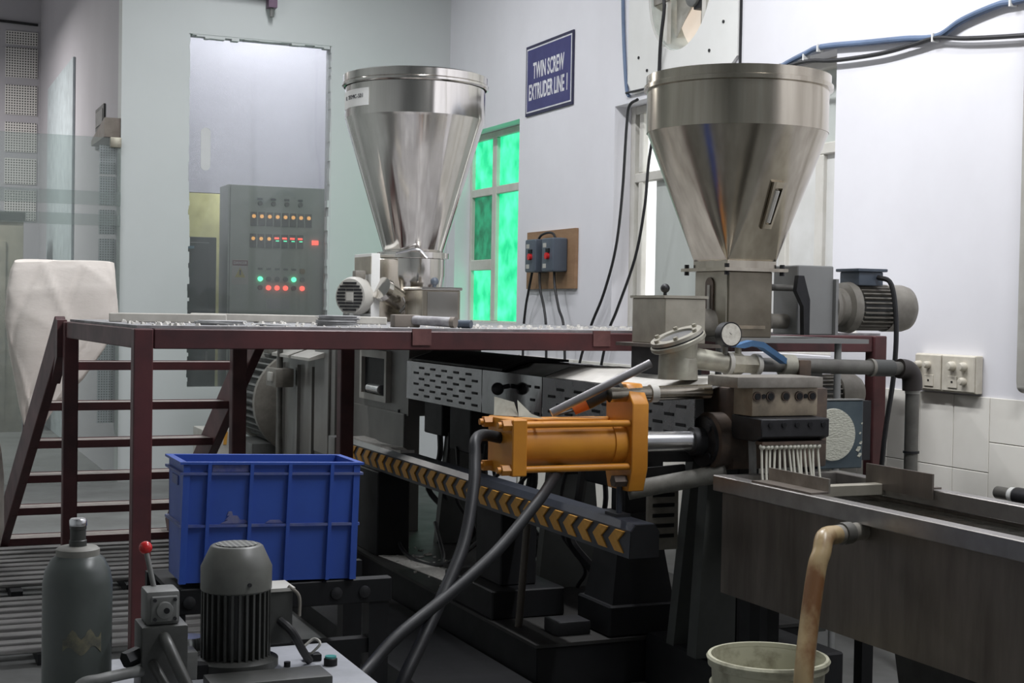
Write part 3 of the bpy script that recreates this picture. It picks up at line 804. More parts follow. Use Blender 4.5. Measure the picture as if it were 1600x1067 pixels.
# ================================================================== GUARD RAIL with chevrons
gr = thing('guard_rail', 'dark blue grey guard rail painted with yellow chevrons along the extruder', 'rail', (2.6, 6.6, 0.2))
b = B().prism([(2.55, 0.672), (2.555, 0.775), (2.575, 0.80), (2.655, 0.80), (2.675, 0.77), (2.675, 0.672)], 'y', 4.76, 8.45)
rl = part('rail_beam', b, M_rail, gr, angle=20)
part('end_cap', B().prism([(2.552, 0.674), (2.556, 0.774), (2.576, 0.798), (2.654, 0.798), (2.673, 0.77), (2.673, 0.674)], 'y', 4.752, 4.76), M_black, gr)
cz0, cz1 = 0.687, 0.768
src = None
k = 0
y = 4.80
while y < 8.2:
    if src is None:
        zc = (cz0 + cz1) / 2
        ln, dp = 0.072, 0.052
        poly = [(0, cz0), (ln, cz0), (ln + dp, zc), (ln, cz1), (0, cz1), (dp, zc)]
        b = B().prism([(y + p[0], p[1]) for p in poly], 'x', 2.5465, 2.5535)
        # lean with the slightly sloped face
        src = part('chevron', b, M_chev, gr)
    else:
        share(src, gr, (0, k * 0.135, 0))
    k += 1
    y += 0.135
part('top_debris', B().loft([[(2.575 + 0.08 * (i % 2), 7.45 + j * 0.1, 0.8005 + q) for i, q in ((0, 0), (1, 0), (1, random.uniform(.004, .016)), (0, random.uniform(.004, .016)))] for j in range(10)]), M_debris, gr, kind='stuff')
part('support_plate', B().box(2.53, 2.72, 7.70, 8.10, 0.20, 0.67).bevel(0.006, 1), M_black, gr)
part('support_plate', B().box(2.58, 2.76, 6.05, 6.35, 0.33, 0.67).bevel(0.006, 1), M_black, gr)
part('support_foot', B().box(2.50, 2.86, 5.95, 6.55, 0.20, 0.33).bevel(0.006, 1), M_black, gr)
part('rear_bracket', B().box(2.50, 2.58, 8.46, 8.60, 0.20, 0.80).bevel(0.01), M_gearbox, gr)
part('stop_bolt', B().cyl((2.62, 4.98, 0.80), (2.62, 4.98, 0.93), 0.012, n=10), M_rail, gr)
part('stop_plate', B().box(2.59, 2.65, 4.94, 5.04, 0.80, 0.812), M_iron, gr)
# prop rod and wedge block standing on the base
single('prop_rod', B().cyl((2.565, 5.80, 0.20), (2.60, 5.80, 0.672), 0.017, n=14), mat('brown_rod', (0.085, 0.072, 0.058), 0.5, 0.3), 'brown steel prop rod standing on base plate under the chevron rail', 'rod', (2.565, 5.80, 0.20))
single('steel_block', B().box(2.64, 2.80, 5.56, 5.70, 0.20, 0.26).bevel(0.008), M_iron, 'dark steel block lying on the front corner of the base plate', 'block', (2.71, 5.58, 0.20))
b = B()
for k in range(60):
    t = random.random()
    x, y = 2.62 + random.uniform(-0.06, 0.22), 7.95 - t * 1.35
    s = random.uniform(0.008, 0.03)
    b.move(Matrix.Identity(4))
    c, s2 = math.cos(k), math.sin(k)
    b.loft([[(x + s * c, y + s * s2, 0.2005), (x - s * s2, y + s * c, 0.2005), (x - s * c, y - s * s2, 0.2005)], [(x + s * c * .8, y + s * s2 * .8, 0.2065), (x - s * s2 * .8, y + s * c * .8, 0.209), (x - s * c * .8, y - s * s2 * .8, 0.207)]])
o = single('scattered_flakes', b, M_debris, 'white polymer flakes scattered on the base plate', 'flakes', (2.7, 7.3, 0.20))
o['kind'] = 'stuff'
single('painted_light_patch', B().loft([[(2.54, 7.72, 0.2012), (2.70, 7.62, 0.2012), (2.82, 6.80, 0.2012), (2.64, 6.68, 0.2012)], [(2.54, 7.72, 0.204), (2.70, 7.62, 0.206), (2.82, 6.80, 0.203), (2.64, 6.68, 0.205)]]), M_debris, 'pale sheet painted in as a light patch on black base plate below the rail', 'scrap', (2.7, 7.2, 0.2))  # added white sheet imitates light falling through a gap

# ================================================================== FAR HOPPER AND FEEDER (on the platform)
H1 = Vector((3.14, 8.90, PZ))
f1 = thing('hopper_feeder', 'polished round steel hopper and screw feeder, left of the green window', 'hopper', H1)
def hz(dy): return 1.6 + dy * 9.42 / 2263.0
def dented(cx, cy, z, r, n_, amp, ph=0.0):
    out = []
    for i in range(n_):
        a_ = 2 * PI * i / n_
        k_ = 1 + amp * (math.sin(5 * a_ + ph) + 0.8 * math.sin(9 * a_ + 1.3 + z) + 0.5 * math.sin(17 * a_ + 0.4) + 0.35 * math.sin(29 * a_ + 2 * z))
        out.append((cx + r * k_ * math.cos(a_), cy + r * k_ * math.sin(a_), z))
    return out
prof = [(0.195, 1.955, .002)] + [(0.195 + 0.25 * t_ / 6, 1.955 + 0.825 * t_ / 6, 0.0045) for t_ in range(1, 6)] + [(0.445, 2.78, .003), (0.452, 2.80, .003), (0.452, 2.87, .003), (0.452, 2.95, .003), (0.452, 3.02, .001), (0.466, 3.03, 0), (0.466, 3.075, 0), (0.44, 3.085, 0), (0.435, 3.02, 0), (0.435, 2.80, 0), (0.18, 1.96, 0)]
b = B().loft([dented(H1.x, H1.y, z_, r_, 120, am_) for r_, z_, am_ in prof], cap=False)
hp = part('hopper_cone', b, M_pol, f1, angle=9)
part('rim_ring', B().loft([B().ring((H1.x, H1.y, z), (0, 0, 1), r, 72) for r, z in ((0.462, 3.0), (0.474, 3.008), (0.474, 3.022), (0.462, 3.03))], cap=False, closed=True), M_pol, hp)
part('name_sticker', B().loft([[(H1.x + r * math.cos(a), H1.y + r * math.sin(a), z) for z, r in ((2.85, 0.4535), (2.96, 0.4535), (2.96, 0.4545), (2.85, 0.4545))] for a in [math.radians(d) for d in range(166, 212, 5)]]), M_white, hp, 'white paper name label')
for i, ch in enumerate('IL TECMAC-S01'):
    a = math.radians(176 + i * 2.35)
    n_ = Vector((math.cos(a), math.sin(a), 0)); t_ = Vector((-math.sin(a), math.cos(a), 0))
    if ch != ' ':
        text_part('letter', ch, M_black_text, hp, frame_M(Vector((H1.x, H1.y, 2.912)) + n_ * 0.4552, t_, (0, 0, 1)), 0.036)
part('clamp_ring', B().lathe([(0.20, 1.905), (0.232, 1.91), (0.232, 1.945), (0.20, 1.955)], (H1.x, H1.y, 0), (0, 0, 1), 48), M_pol, f1)
part('clamp_lever', B().tube([(H1.x - 0.17, H1.y - 0.17, 1.935), (H1.x - 0.06, H1.y - 0.25, 1.96), (H1.x + 0.01, H1.y - 0.245, 1.91)], 0.009, 8), M_chrome, f1)
part('feed_body', B().lathe([(0.10, 1.50), (0.15, 1.54), (0.19, 1.70), (0.205, 1.80), (0.205, 1.905)], (H1.x, H1.y, 0), (0, 0, 1), 48), M_pol, f1)
part('side_port', B().cyl((H1.x - 0.12, H1.y - 0.12, 1.63), (H1.x - 0.26, H1.y - 0.20, 1.70), 0.065, 0.065, 20), M_pol2, f1)
part('side_port_cap', B().cyl((H1.x - 0.255, H1.y - 0.197, 1.698), (H1.x - 0.285, H1.y - 0.214, 1.713), 0.078, 0.074, 20), M_pol, f1)
part('wing_clamp', B().tube([(H1.x - 0.16, H1.y - 0.22, 1.56), (H1.x - 0.12, H1.y - 0.23, 1.61), (H1.x - 0.14, H1.y - 0.23, 1.66)], 0.014, 8), M_pol, f1)
part('bearing_plate', B().box(2.80, 2.86, 8.72, 9.08, PZ, 1.93).bevel(0.006), M_white, f1)
part('bearing_plate_band', B().box(2.797, 2.802, 8.719, 9.06, 1.80, 1.91), M_beige, f1)
part('drive_block', B().box(2.86, 3.02, 8.76, 9.04, PZ, 1.90).bevel(0.008), M_pol2, f1)
md_ = Vector((-0.80, -0.60, 0))
mc_ = Vector((2.80, 8.84, 1.655))
mo = part('motor', B().lathe([(0.08, 0), (0.112, 0.0), (0.112, 0.08), (0.122, 0.09), (0.122, 0.13)], mc_, md_, 32), M_lgrey, f1)
part('fan_cover', B().lathe([(0.125, 0), (0.125, 0.035), (0.112, 0.06), (0.03, 0.064)], mc_ + md_ * 0.10, md_, 36), M_lgrey, mo)
ms_ = Vector((0.60, -0.80, 0))
b = B()
gc_ = mc_ + md_ * 0.165
for k in range(-4, 5):
    hw = math.sqrt(max(0.0, 0.098 ** 2 - (k * 0.021) ** 2))
    for q0, q1 in ((-hw, -hw * 0.36), (-hw * 0.30, hw * 0.30), (hw * 0.36, hw)):
        if abs(k) < 2 and q0 > -hw * 0.9 and q1 < hw * 0.9:
            continue
        p_ = gc_ + Vector((0, 0, k * 0.021))
        b.bar(p_ + ms_ * q0, p_ + ms_ * q1, 0.006, 0.0125)
part('grille_slots', b, M_iron, mo, kind='stuff')
part('badge', B().bar(gc_ - ms_ * 0.024, gc_ + ms_ * 0.024, 0.007, 0.05), M_lgrey, mo)
part('motor_cap', B().box(2.71, 2.78, 8.76, 8.83, 1.765, 1.82).bevel(0.01), M_oldmotor, mo)
part('motor_foot', B().box(2.66, 2.80, 8.72, 8.86, PZ, 1.55).bevel(0.006), M_motgrey, f1)
cx = part('discharge_box', B().box(2.965, 3.21, 8.22, 8.54, PZ, 1.70).bevel(0.004, 1), M_pol2, f1)
part('box_lid', B().box(2.955, 3.22, 8.21, 8.55, 1.70, 1.718).bevel(0.004, 1), M_pol, cx)
part('lid_knob', B().cyl((3.10, 8.38, 1.718), (3.10, 8.38, 1.735), 0.012).sphere((3.10, 8.38, 1.755), 0.026), M_starter, cx)
part('reflective_panel', B().box(2.995, 3.19, 8.214, 8.219, PZ + 0.01, 1.69), M_pol, cx)

# ================================================================== NEAR HOPPER AND FEEDER (right)
H2 = Vector((3.565, 5.69, 1.48))
f2 = thing('hopper_feeder', 'large dull steel hopper with square outlet and screw feeder at right', 'hopper', H2)
n = 120
def sqring(z, hx, hy, rr):
    out = []
    for i in range(n):
        a = 2 * PI * i / n + PI / n
        c, s = math.cos(a), math.sin(a)
        k = 1.0 / (abs(c) ** 12 + abs(s) ** 12) ** (1 / 12)
        out.append((H2.x + hx * c * k, H2.y + hy * s * k, z))
    return out
def cring(z, r): return [(H2.x + r * math.cos(2 * PI * i / n + PI / n), H2.y + r * math.sin(2 * PI * i / n + PI / n), z) for i in range(n)]
def dring(z, r, amp):
    return dented(H2.x, H2.y, z, r, n, amp, 0.7)
# square-to-round transition: flat triangles on the four sides, cone segments to the four corners
SX, SY = 0.125, 0.145
def sq2round(levels):
    N_ = 24
    ring_top, ring_bot = [], []
    for q_ in range(4):
        cx_ = SX if q_ in (0, 3) else -SX
        cy_ = SY if q_ in (0, 1) else -SY
        for i in range(N_ + 1):
            a_ = (q_ + i / N_) * PI / 2
            ring_top.append((H2.x + 0.409 * math.cos(a_), H2.y + 0.409 * math.sin(a_)))
            ring_bot.append((H2.x + cx_ , H2.y + cy_))
    out = []
    for L_ in range(levels + 1):
        t_ = L_ / levels
        e_ = 0.985 * t_
        out.append([(p[0] + (q[0] - p[0]) * e_, p[1] + (q[1] - p[1]) * e_, 2.41 - 0.58 * t_) for p, q in zip(ring_top, ring_bot)])
    return out
b = B()
b.loft(sq2round(6), cap=False)
bmesh.ops.remove_doubles(b.bm, verts=b.bm.verts, dist=0.0004)
b.box(H2.x - SX - 0.003, H2.x + SX + 0.003, H2.y - SY - 0.003, H2.y + SY + 0.003, 1.796, 1.832)
b.loft([dring(2.655, 0.40, 0), dring(2.665, 0.418, 0), dring(2.62, 0.418, 0.001), dring(2.61, 0.411, 0.002), dring(2.55, 0.411, 0.004), dring(2.48, 0.411, 0.004), dring(2.41, 0.411, 0.0015)], cap=False)
h2c = part('hopper_cone', b, M_pol2, f2, angle=8)
b = B().loft([cring(2.60, 0.41), cring(2.603, 0.428), cring(2.622, 0.428), cring(2.628, 0.41)], cap=False, closed=True)
part('rim_ring', b, M_pol2, h2c)
part('lid', B().loft([cring(2.60, 0.40), cring(2.655, 0.402), cring(2.67, 0.30), cring(2.672, 0.02)]), M_pol2, h2c)
# oblong frame on the cone: placed on the surface facing the camera
def cone_pt(ang, z, off=0.0):
    t = (2.40 - z) / 0.57
    a = math.radians(ang)
    r = 0.41 + (0.15 - 0.41) * t + off
    return Vector((H2.x + r * math.cos(a), H2.y + r * math.sin(a), z))
b = B()
for d0, d1, z0, z1 in ((269, 271.5, 1.97, 2.17), (279, 281.5, 1.97, 2.17), (271.5, 279, 2.145, 2.17), (271.5, 279, 1.97, 1.99)):
    b.loft([[cone_pt(d0, z0, .0), cone_pt(d1, z0, .0), cone_pt(d1, z0, .016), cone_pt(d0, z0, .016)], [cone_pt(d0, z1, .0), cone_pt(d1, z1, .0), cone_pt(d1, z1, .016), cone_pt(d0, z1, .016)]])
sg = part('sight_frame', b, M_pol2, h2c)
part('sight_glass', B().tube([cone_pt(275, 2.0, .008), cone_pt(275, 2.135, .008)], 0.012, 8, smooth=False), M_lgrey, sg)
fl = part('throat_flange', B().box(3.40, 3.73, 5.50, 5.89, 1.782, 1.797), M_pol2, f2)
for x, y in ((3.42, 5.52), (3.71, 5.52), (3.42, 5.87), (3.71, 5.87)):
    part('bolt', B().cyl((x, y, 1.765), (x, y, 1.815), 0.011, n=6), M_iron, fl)
fb = part('feed_body', B().box(3.45, 3.68, 5.55, 5.84, 1.485, 1.782).bevel(0.004, 1), mat('bronzed_steel', (0.26, 0.235, 0.185), 0.36, 0.85, (0.14, 0.12, 0.09), 4, 5, 0.9), f2)
part('left_plate', B().box(3.444, 3.45, 5.56, 5.83, 1.49, 1.78), M_box, fb)
part('sight_slot', B().prism([(5.695 + 0.035 * math.cos(a), 1.66 + 0.035 * math.sin(a) + (0.06 if math.sin(a) > 0 else -0.06)) for a in [2 * PI * i / 20 for i in range(20)]], 'x', 3.436, 3.445), M_rust, fb)
part('sight_glass', B().box(3.432, 3.438, 5.685, 5.705, 1.60, 1.72), M_lgrey, fb)
part('lower_lip', B().box(3.48, 3.64, 5.54, 5.55, 1.525, 1.54), M_die, fb)
part('auger_tube', B().cyl((3.30, 5.69, 1.545), (3.45, 5.69, 1.545), 0.068, n=24), M_oldmotor, f2)
dbx = part('discharge_box', B().box(3.10, 3.305, 5.50, 5.80, 1.455, 1.655).bevel(0.004, 1), M_box, f2)
part('box_lid', B().box(3.092, 3.313, 5.492, 5.808, 1.655, 1.667), M_box, dbx)
part('lid_knob', B().cyl((3.20, 5.68, 1.667), (3.20, 5.68, 1.685), 0.008).sphere((3.20, 5.68, 1.70), 0.021), M_iron, dbx)
part('chute_flange', B().box(3.05, 3.35, 5.44, 5.86, 1.44, 1.455), M_tank, dbx)
part('chute_neck', B().box(3.10, 3.30, 5.52, 5.80, 1.318, 1.44), M_iron, dbx)
part('coupling_rod', B().cyl((3.68, 5.62, 1.715), (3.84, 5.62, 1.715), 0.016, n=14), M_pipe, f2)
part('lever_arm', B().prism([(3.80, 1.77), (3.83, 1.77), (3.865, 1.66), (3.865, 1.50), (3.835, 1.50), (3.83, 1.63), (3.79, 1.70)], 'y', 5.52, 5.55), M_iron, f2)
part('shaft_seal', B().cyl((3.68, 5.69, 1.56), (3.74, 5.69, 1.56), 0.06, n=24).cyl((3.74, 5.69, 1.56), (3.85, 5.69, 1.56), 0.035, n=20), M_oldmotor, f2)
gx = part('gearbox', B().box(3.85, 4.05, 5.60, 5.80, 1.50, 1.82).bevel(0.005, 1), M_box2, f2)
part('flange_plate', B().box(4.05, 4.065, 5.58, 5.82, 1.50, 1.76), M_box2, gx)
m2 = part('motor_bell', B().lathe([(0.118, 0), (0.118, 0.02), (0.085, 0.06), (0.09, 0.09), (0.118, 0.10), (0.122, 0.14), (0.10, 0.15)], (4.065, 5.69, 1.63), (1, 0, 0), 40), M_oldmotor, f2)
part('motor_body', B().lathe([(0.092, 0), (0.092, 0.22)], (4.21, 5.69, 1.63), (1, 0, 0), 40), M_motdark, m2)
for k in range(28):
    a = 2 * PI * k / 28
    ca, sa = math.cos(a), math.sin(a)
    part('fin', B().bar((4.225, 5.69 + 0.098 * ca, 1.63 + 0.098 * sa), (4.40, 5.69 + 0.098 * ca, 1.63 + 0.098 * sa), 0.006, 0.022, (0, ca, sa)), M_oldmotor, m2)
part('fan_cover', B().lathe([(0.113, 0), (0.113, 0.10), (0.105, 0.13), (0.07, 0.16), (0.02, 0.168)], (4.40, 5.69, 1.63), (1, 0, 0), 40), M_oldmotor, m2)
tb = part('terminal_box', B().box(4.20, 4.34, 5.61, 5.76, 1.735, 1.80).bevel(0.006), M_starter, m2)
part('terminal_lid', B().box(4.185, 4.355, 5.595, 5.775, 1.80, 1.815).bevel(0.005), M_starter, tb)
part('power_cable', B().tube([(4.30, 5.60, 1.775), (4.325, 5.53, 1.74), (4.335, 5.50, 1.55), (4.325, 5.50, 1.30), (4.31, 5.55, 0.9), (4.3, 5.6, 0.0)], 0.012, 8), M_cable, m2)
part('base_plate', B().box(3.40, 4.12, 5.42, 6.16, 1.465, 1.485), M_box2, f2)
part('support_rod', B().cyl((3.98, 5.46, 0.0), (3.98, 5.46, 1.465), 0.016, n=14), M_box2, f2)
part('support_rod', B().cyl((3.62, 5.9, 0.20), (3.62, 5.9, 1.465), 0.016, n=14), M_box2, f2)

# ================================================================== VACUUM VENT: dome, gauge, valve, pipe to the right
vt = thing('vacuum_vent', 'cast vent dome with tilted sight lid, gauge and ball valve on the barrel', 'vent', (3.03, 5.25, 1.316))
vc = Vector((3.02, 5.24, 0))
part('dome_body', B().loft([B().ring((vc.x, vc.y, 1.317), (0, 0, 1), 0.083, 36), B().ring((vc.x, vc.y, 1.40), (0, 0, 1), 0.080, 36), B().ring((vc.x, vc.y, 1.43), (0.12, -0.32, 1), 0.080, 36), B().ring((vc.x, vc.y, 1.455), (-0.40, -0.02, 1), 0.085, 36)]), M_dome, vt)
tn = Vector((-0.41, -0.02, 1)).normalized()
lc = Vector((vc.x, vc.y - 0.005, 1.462))
lid = part('lid_flange', B().cyl(lc, lc + tn * 0.022, 0.118, n=40).bevel(0.004, 1), M_dome, vt)
part('gasket', B().cyl(lc + tn * 0.022, lc + tn * 0.028, 0.112, n=40), M_iron, lid)
part('lid_ring', B().loft([B().ring(lc + tn * 0.028, tn, 0.112, 40), B().ring(lc + tn * 0.042, tn, 0.110, 40), B().ring(lc + tn * 0.042, tn, 0.074, 40), B().ring(lc + tn * 0.028, tn, 0.072, 40)], cap=False, closed=True), mat('worn_lid_metal', (0.42, 0.40, 0.34), 0.4, 0.5, (0.28, 0.26, 0.22), 14), lid)
part('sight_glass', B().cyl(lc + tn * 0.028, lc + tn * 0.033, 0.073, n=40), mat('grey_sight_glass', (0.20, 0.20, 0.20), 0.12), lid)
rg = B().ring(lc + tn * 0.042, tn, 0.093, 6, 0.5)
for p in rg:
    part('bolt', B().cyl(p, p + tn * 0.012, 0.010, n=6), M_brass, lid)
part('elbow', B().cyl((3.085, 5.235, 1.405), (3.23, 5.20, 1.385), 0.046, 0.040, 28), M_dome, vt)
part('union_nut', B().cyl((3.225, 5.2, 1.385), (3.245, 5.2, 1.384), 0.048, n=28), M_lgrey, vt)
vb = part('valve_body', B().cyl((3.245, 5.2, 1.383), (3.30, 5.2, 1.381), 0.050, 0.046, 8), M_brass, vt)
part('valve_hex', B().cyl((3.30, 5.2, 1.381), (3.365, 5.2, 1.379), 0.042, n=6), M_brass, vb)
part('valve_ring', B().cyl((3.365, 5.2, 1.379), (3.385, 5.2, 1.379), 0.046, n=24), M_lgrey, vb)
part('valve_stem', B().cyl((3.285, 5.2, 1.42), (3.285, 5.2, 1.465), 0.014, n=12), M_brass, vb)
part('valve_handle', B().loft([[(3.26, y, 1.452), (3.26, y2, 1.452), (3.26, y2, 1.458), (3.26, y, 1.458)] if i == 0 else [(x, y, z), (x, y2, z), (x, y2, z + 0.024), (x, y - 0.004, z + 0.024)] for i, (x, z, y, y2) in enumerate(((3.26, 1.452, 5.18, 5.22), (3.30, 1.448, 5.175, 5.22), (3.33, 1.458, 5.16, 5.21), (3.37, 1.452, 5.14, 5.19), (3.46, 1.385, 5.10, 5.15)))]), mat('blue_handle_sleeve', (0.10, 0.22, 0.42), 0.5, 0, (0.07, 0.16, 0.32), 10), vb)
part('nipple', B().cyl((3.385, 5.2, 1.379), (3.53, 5.2, 1.376), 0.030, n=24), M_pipe, vt)
part('tee_fitting', B().cyl((3.50, 5.2, 1.377), (3.56, 5.2, 1.376), 0.046, n=24), M_dome, vt)
part('tee_clamp', B().box(3.56, 3.62, 5.15, 5.19, 1.33, 1.40).bevel(0.006), M_rust, vt)
pg = part('pressure_gauge', B().lathe([(0.052, 0), (0.052, 0.045)], (3.215, 5.19, 1.505), (0.0, -1, 0.03), 36), M_iron, vt)
gd = Vector((0.0, -1, 0.03)).normalized()
part('gauge_face', B().cyl(Vector((3.215, 5.19, 1.505)) + gd * 0.0445, Vector((3.215, 5.19, 1.505)) + gd * 0.047, 0.046, n=36), mat('gauge_dial', (0.66, 0.64, 0.57), 0.5, 0, (0.45, 0.42, 0.36), 60, 4, 0.8), pg)
gf = Vector((3.215, 5.19, 1.505)) + gd * 0.0475
part('needle', B().bar(gf, gf + Vector((-0.018, 0.004, 0.016)), 0.003, 0.001), M_black, pg)
part('gauge_stem', B().cyl((3.215, 5.19, 1.40), (3.215, 5.19, 1.46), 0.012, n=12), M_pipe, vt)
vpipe = thing('vacuum_pipe', 'grey pipe with black elbow running right from the vent and down behind tank', 'pipe', (4.19, 5.2, 0))
part('horizontal_run', B().cyl((3.56, 5.2, 1.376), (3.98, 5.2, 1.366), 0.032, n=24), M_pipe, vpipe)
part('coupler', B().cyl((3.97, 5.2, 1.366), (4.08, 5.2, 1.363), 0.037, n=24), mat('dark_pvc', (0.07, 0.072, 0.068), 0.45), vpipe)
part('coupler_ring', B().cyl((3.96, 5.2, 1.3665), (3.975, 5.2, 1.366), 0.039, n=24), M_oldmotor, vpipe)
part('short_run', B().cyl((4.08, 5.2, 1.363), (4.14, 5.2, 1.362), 0.030, n=24), M_pipe, vpipe)
part('elbow', B().tube([(4.12, 5.2, 1.362), (4.165, 5.2, 1.355), (4.19, 5.2, 1.325), (4.195, 5.2, 1.265)], 0.044, 20), mat('black_brown_elbow', (0.035, 0.028, 0.026), 0.45), vpipe)
part('white_band', B().cyl((4.196, 5.2, 1.25), (4.196, 5.2, 1.266), 0.033, n=24), M_lgrey, vpipe)
part('down_pipe', B().cyl((4.196, 5.2, 0.0), (4.196, 5.2, 1.25), 0.031, n=24), M_pipe, vpipe)
part('joint_ring', B().cyl((4.196, 5.2, 0.985), (4.196, 5.2, 0.995), 0.036, n=24), M_iron, vpipe)

# ================================================================== SCREEN CHANGER AND STRAND DIE
sc = thing('screen_changer', 'dark iron screen changer block with a polymer caked slide plate', 'screen changer', (3.2, 5.0, 0.95))
part('body', B().box(3.06, 3.50, 4.86, 5.10, 0.98, 1.30).bevel(0.012), M_rust, sc)
part('round_housing', B().lathe([(0.085, 0), (0.115, 0.012), (0.115, 0.13), (0.09, 0.14)], (2.985, 4.96, 1.085), (1, 0, 0), 36), M_rust, sc)
part('housing_face', B().lathe([(0.05, 0), (0.10, 0.004), (0.10, 0.02)], (2.972, 4.96, 1.085), (1, 0, 0), 36), M_iron, sc)
for a in (45, 135, 225, 315):
    part('bolt_hole', B().cyl((2.966, 4.96 + 0.078 * math.cos(math.radians(a)), 1.085 + 0.078 * math.sin(math.radians(a))), (2.975, 4.96 + 0.078 * math.cos(math.radians(a)), 1.085 + 0.078 * math.sin(math.radians(a))), 0.016, n=12), M_black, sc)
part('polymer_drip', B().tube([(3.06, 4.84, 1.21), (3.11, 4.83, 1.18), (3.12, 4.82, 1.05), (3.125, 4.82, 0.90)], 0.016, 8), mat('dirty_polymer', (0.36, 0.36, 0.35), 0.5, 0, (0.22, 0.22, 0.21), 20), sc)
spl = part('slide_plate', B().box(3.48, 3.706, 4.90, 4.95, 0.965, 1.245).bevel(0.004, 1), M_slide, sc)
part('screen_disc', B().lathe([(0.108, 0), (0.105, 0.010), (0.0005, 0.013)], (3.555, 4.90, 1.105), (0, -1, 0), 44), M_disc, spl, 'round cake of cream polymer')
part('rear_plate', B().box(3.55, 3.82, 5.0, 5.03, 0.985, 1.235), M_iron, spl)
for sx_, sz_, sr_ in ((3.69, 1.02, 0.014), (3.684, 1.045, 0.017), (3.695, 1.07, 0.010), (3.69, 1.11, 0.007), (3.698, 1.15, 0.006)):
    part('polymer_smear', B().prism([(sx_ + sr_ * (0.6 + 0.4 * math.sin(3 * k_)) * math.cos(k_ * 0.7), sz_ + sr_ * (0.8 + 0.3 * math.cos(5 * k_)) * math.sin(k_ * 0.7)) for k_ in range(9)], 'y', 4.896, 4.90), M_disc, spl)
part('top_edge', B().box(3.48, 3.706, 4.897, 4.95, 1.245, 1.249), M_motgrey, spl)
di = thing('strand_die', 'heat stained steel strand die head with bolted top plate and dark die plate', 'die', (3.2, 4.75, 1.09))
part('die_body', B().box(3.05, 3.35, 4.72, 4.855, 1.20, 1.31).bevel(0.005), M_die, di)
part('top_plate', B().box(2.97, 3.36, 4.70, 4.92, 1.31, 1.352).bevel(0.004), M_dieTop, di)
for x in (3.07, 3.13, 3.20, 3.262, 3.322):
    hl = part('bolt_socket', B().cyl((x, 4.714, 1.277), (x, 4.722, 1.277), 0.019, n=18), M_rust, di)
    part('socket_hole', B().cyl((x, 4.711, 1.277), (x, 4.715, 1.277), 0.013, n=14), M_black, hl)
for x in (3.10, 3.292):
    part('pin_hole', B().cyl((x, 4.715, 1.277), (x, 4.722, 1.277), 0.009, n=12), M_black, di)
dp = part('die_plate', B().prism([(4.645, 1.195), (4.645, 1.125), (4.70, 1.105), (4.86, 1.105), (4.86, 1.20)], 'x', 3.045, 3.355).bevel(0.004, 1), M_iron, di)
for k in range(5):
    x = 3.085 + k * 0.06
    part('bolt_hole', B().cyl((x, 4.640, 1.172), (x, 4.646, 1.172), 0.010, n=14), M_black, dp)
part('nozzle_bar', B().box(3.055, 3.345, 4.652, 4.70, 1.095, 1.108), M_rust, dp)
# strands
xs = [3.062, 3.084, 3.10, 3.122, 3.143, 3.163, 3.184, 3.203, 3.22, 3.238, 3.255, 3.276, 3.295, 3.317]
ends = [3.058, 3.075, 3.09, 3.108, 3.137, 3.165, 3.195, 3.208, 3.232, 3.236, 3.262, 3.284, 3.291, 3.322]
names = ['first', 'second', 'third', 'fourth', 'fifth', 'sixth', 'seventh', 'eighth', 'ninth', 'tenth', 'eleventh', 'twelfth', 'thirteenth', 'last']
for x, e, nm in zip(xs, ends, names):
    b = B()
    b.tube([(x, 4.668, 1.094), (x + (e - x) * 0.25, 4.664, 1.05), (x + (e - x) * 0.7, 4.655, 0.98), (e, 4.64, 0.906)], 0.0048, 8)
    s_ = thing('polymer_strand', nm + ' cream polymer strand from the left hanging from the die', 'strand', (e, 4.64, 0.882), 'polymer strands hanging from the die')
    part('filament', b, M_polymer, s_)
    part('bead', B().sphere((x, 4.664, 1.088), 0.0122, 12), M_polymer, s_)

# ================================================================== HYDRAULIC CYLINDER (orange)
hc = thing('hydraulic_cylinder', 'orange hydraulic cylinder with tie rods and chrome rod pushing the screen changer', 'cylinder', (2.4, 5.0, 0.9))
part('end_block', B().box(2.13, 2.19, 4.90, 5.14, 0.975, 1.187).bevel(0.004, 1), M_orange, hc)
part('barrel', B().cyl((2.19, 5.01, 1.083), (2.63, 5.01, 1.083), 0.082, n=40), M_orange, hc)
part('barrel_collar', B().cyl((2.575, 5.01, 1.083), (2.63, 5.01, 1.083), 0.088, n=40), M_orange, hc)
for y in (4.925, 5.105):
    for z in (0.998, 1.165):
        part('tie_rod', B().cyl((2.19, y, z), (2.63, y, z), 0.013, n=14), M_orange, hc)
        part('nut', B().cyl((2.095, y, z), (2.13, y, z), 0.022, n=6), M_orange, hc)
        part('rod_end', B().cyl((2.08, y, z), (2.10, y, z), 0.012, n=12), M_orange, hc)
fp = [(4.93, 0.90), (5.10, 0.90), (5.125, 0.97), (5.125, 1.24), (5.07, 1.315), (4.96, 1.315), (4.90, 1.24), (4.90, 0.99)]
part('flange_plate', B().prism(fp, 'x', 2.63, 2.70).bevel(0.003, 1), M_orange, hc)
part('port_fitting', B().cyl((2.575, 4.95, 0.94), (2.63, 4.95, 0.94), 0.024, n=6), M_rust, hc)
part('piston_rod', B().cyl((2.70, 5.0, 1.085), (2.985, 4.965, 1.085), 0.040, n=32), M_chrome, hc)
part('rod_collar', B().cyl((2.93, 4.968, 1.085), (2.985, 4.962, 1.085), 0.056, n=32), M_iron, hc)
part('spacer_bar', B().bar((2.70, 5.09, 1.03), (2.99, 5.05, 1.03), 0.02, 0.07), M_iron, hc)
part('spacer_bar', B().bar((2.70, 5.09, 0.94), (2.95, 5.05, 0.96), 0.02, 0.05), M_iron, hc)
part('top_channel', B().box(2.20, 2.55, 4.955, 5.075, 1.170, 1.182), M_orange, hc)
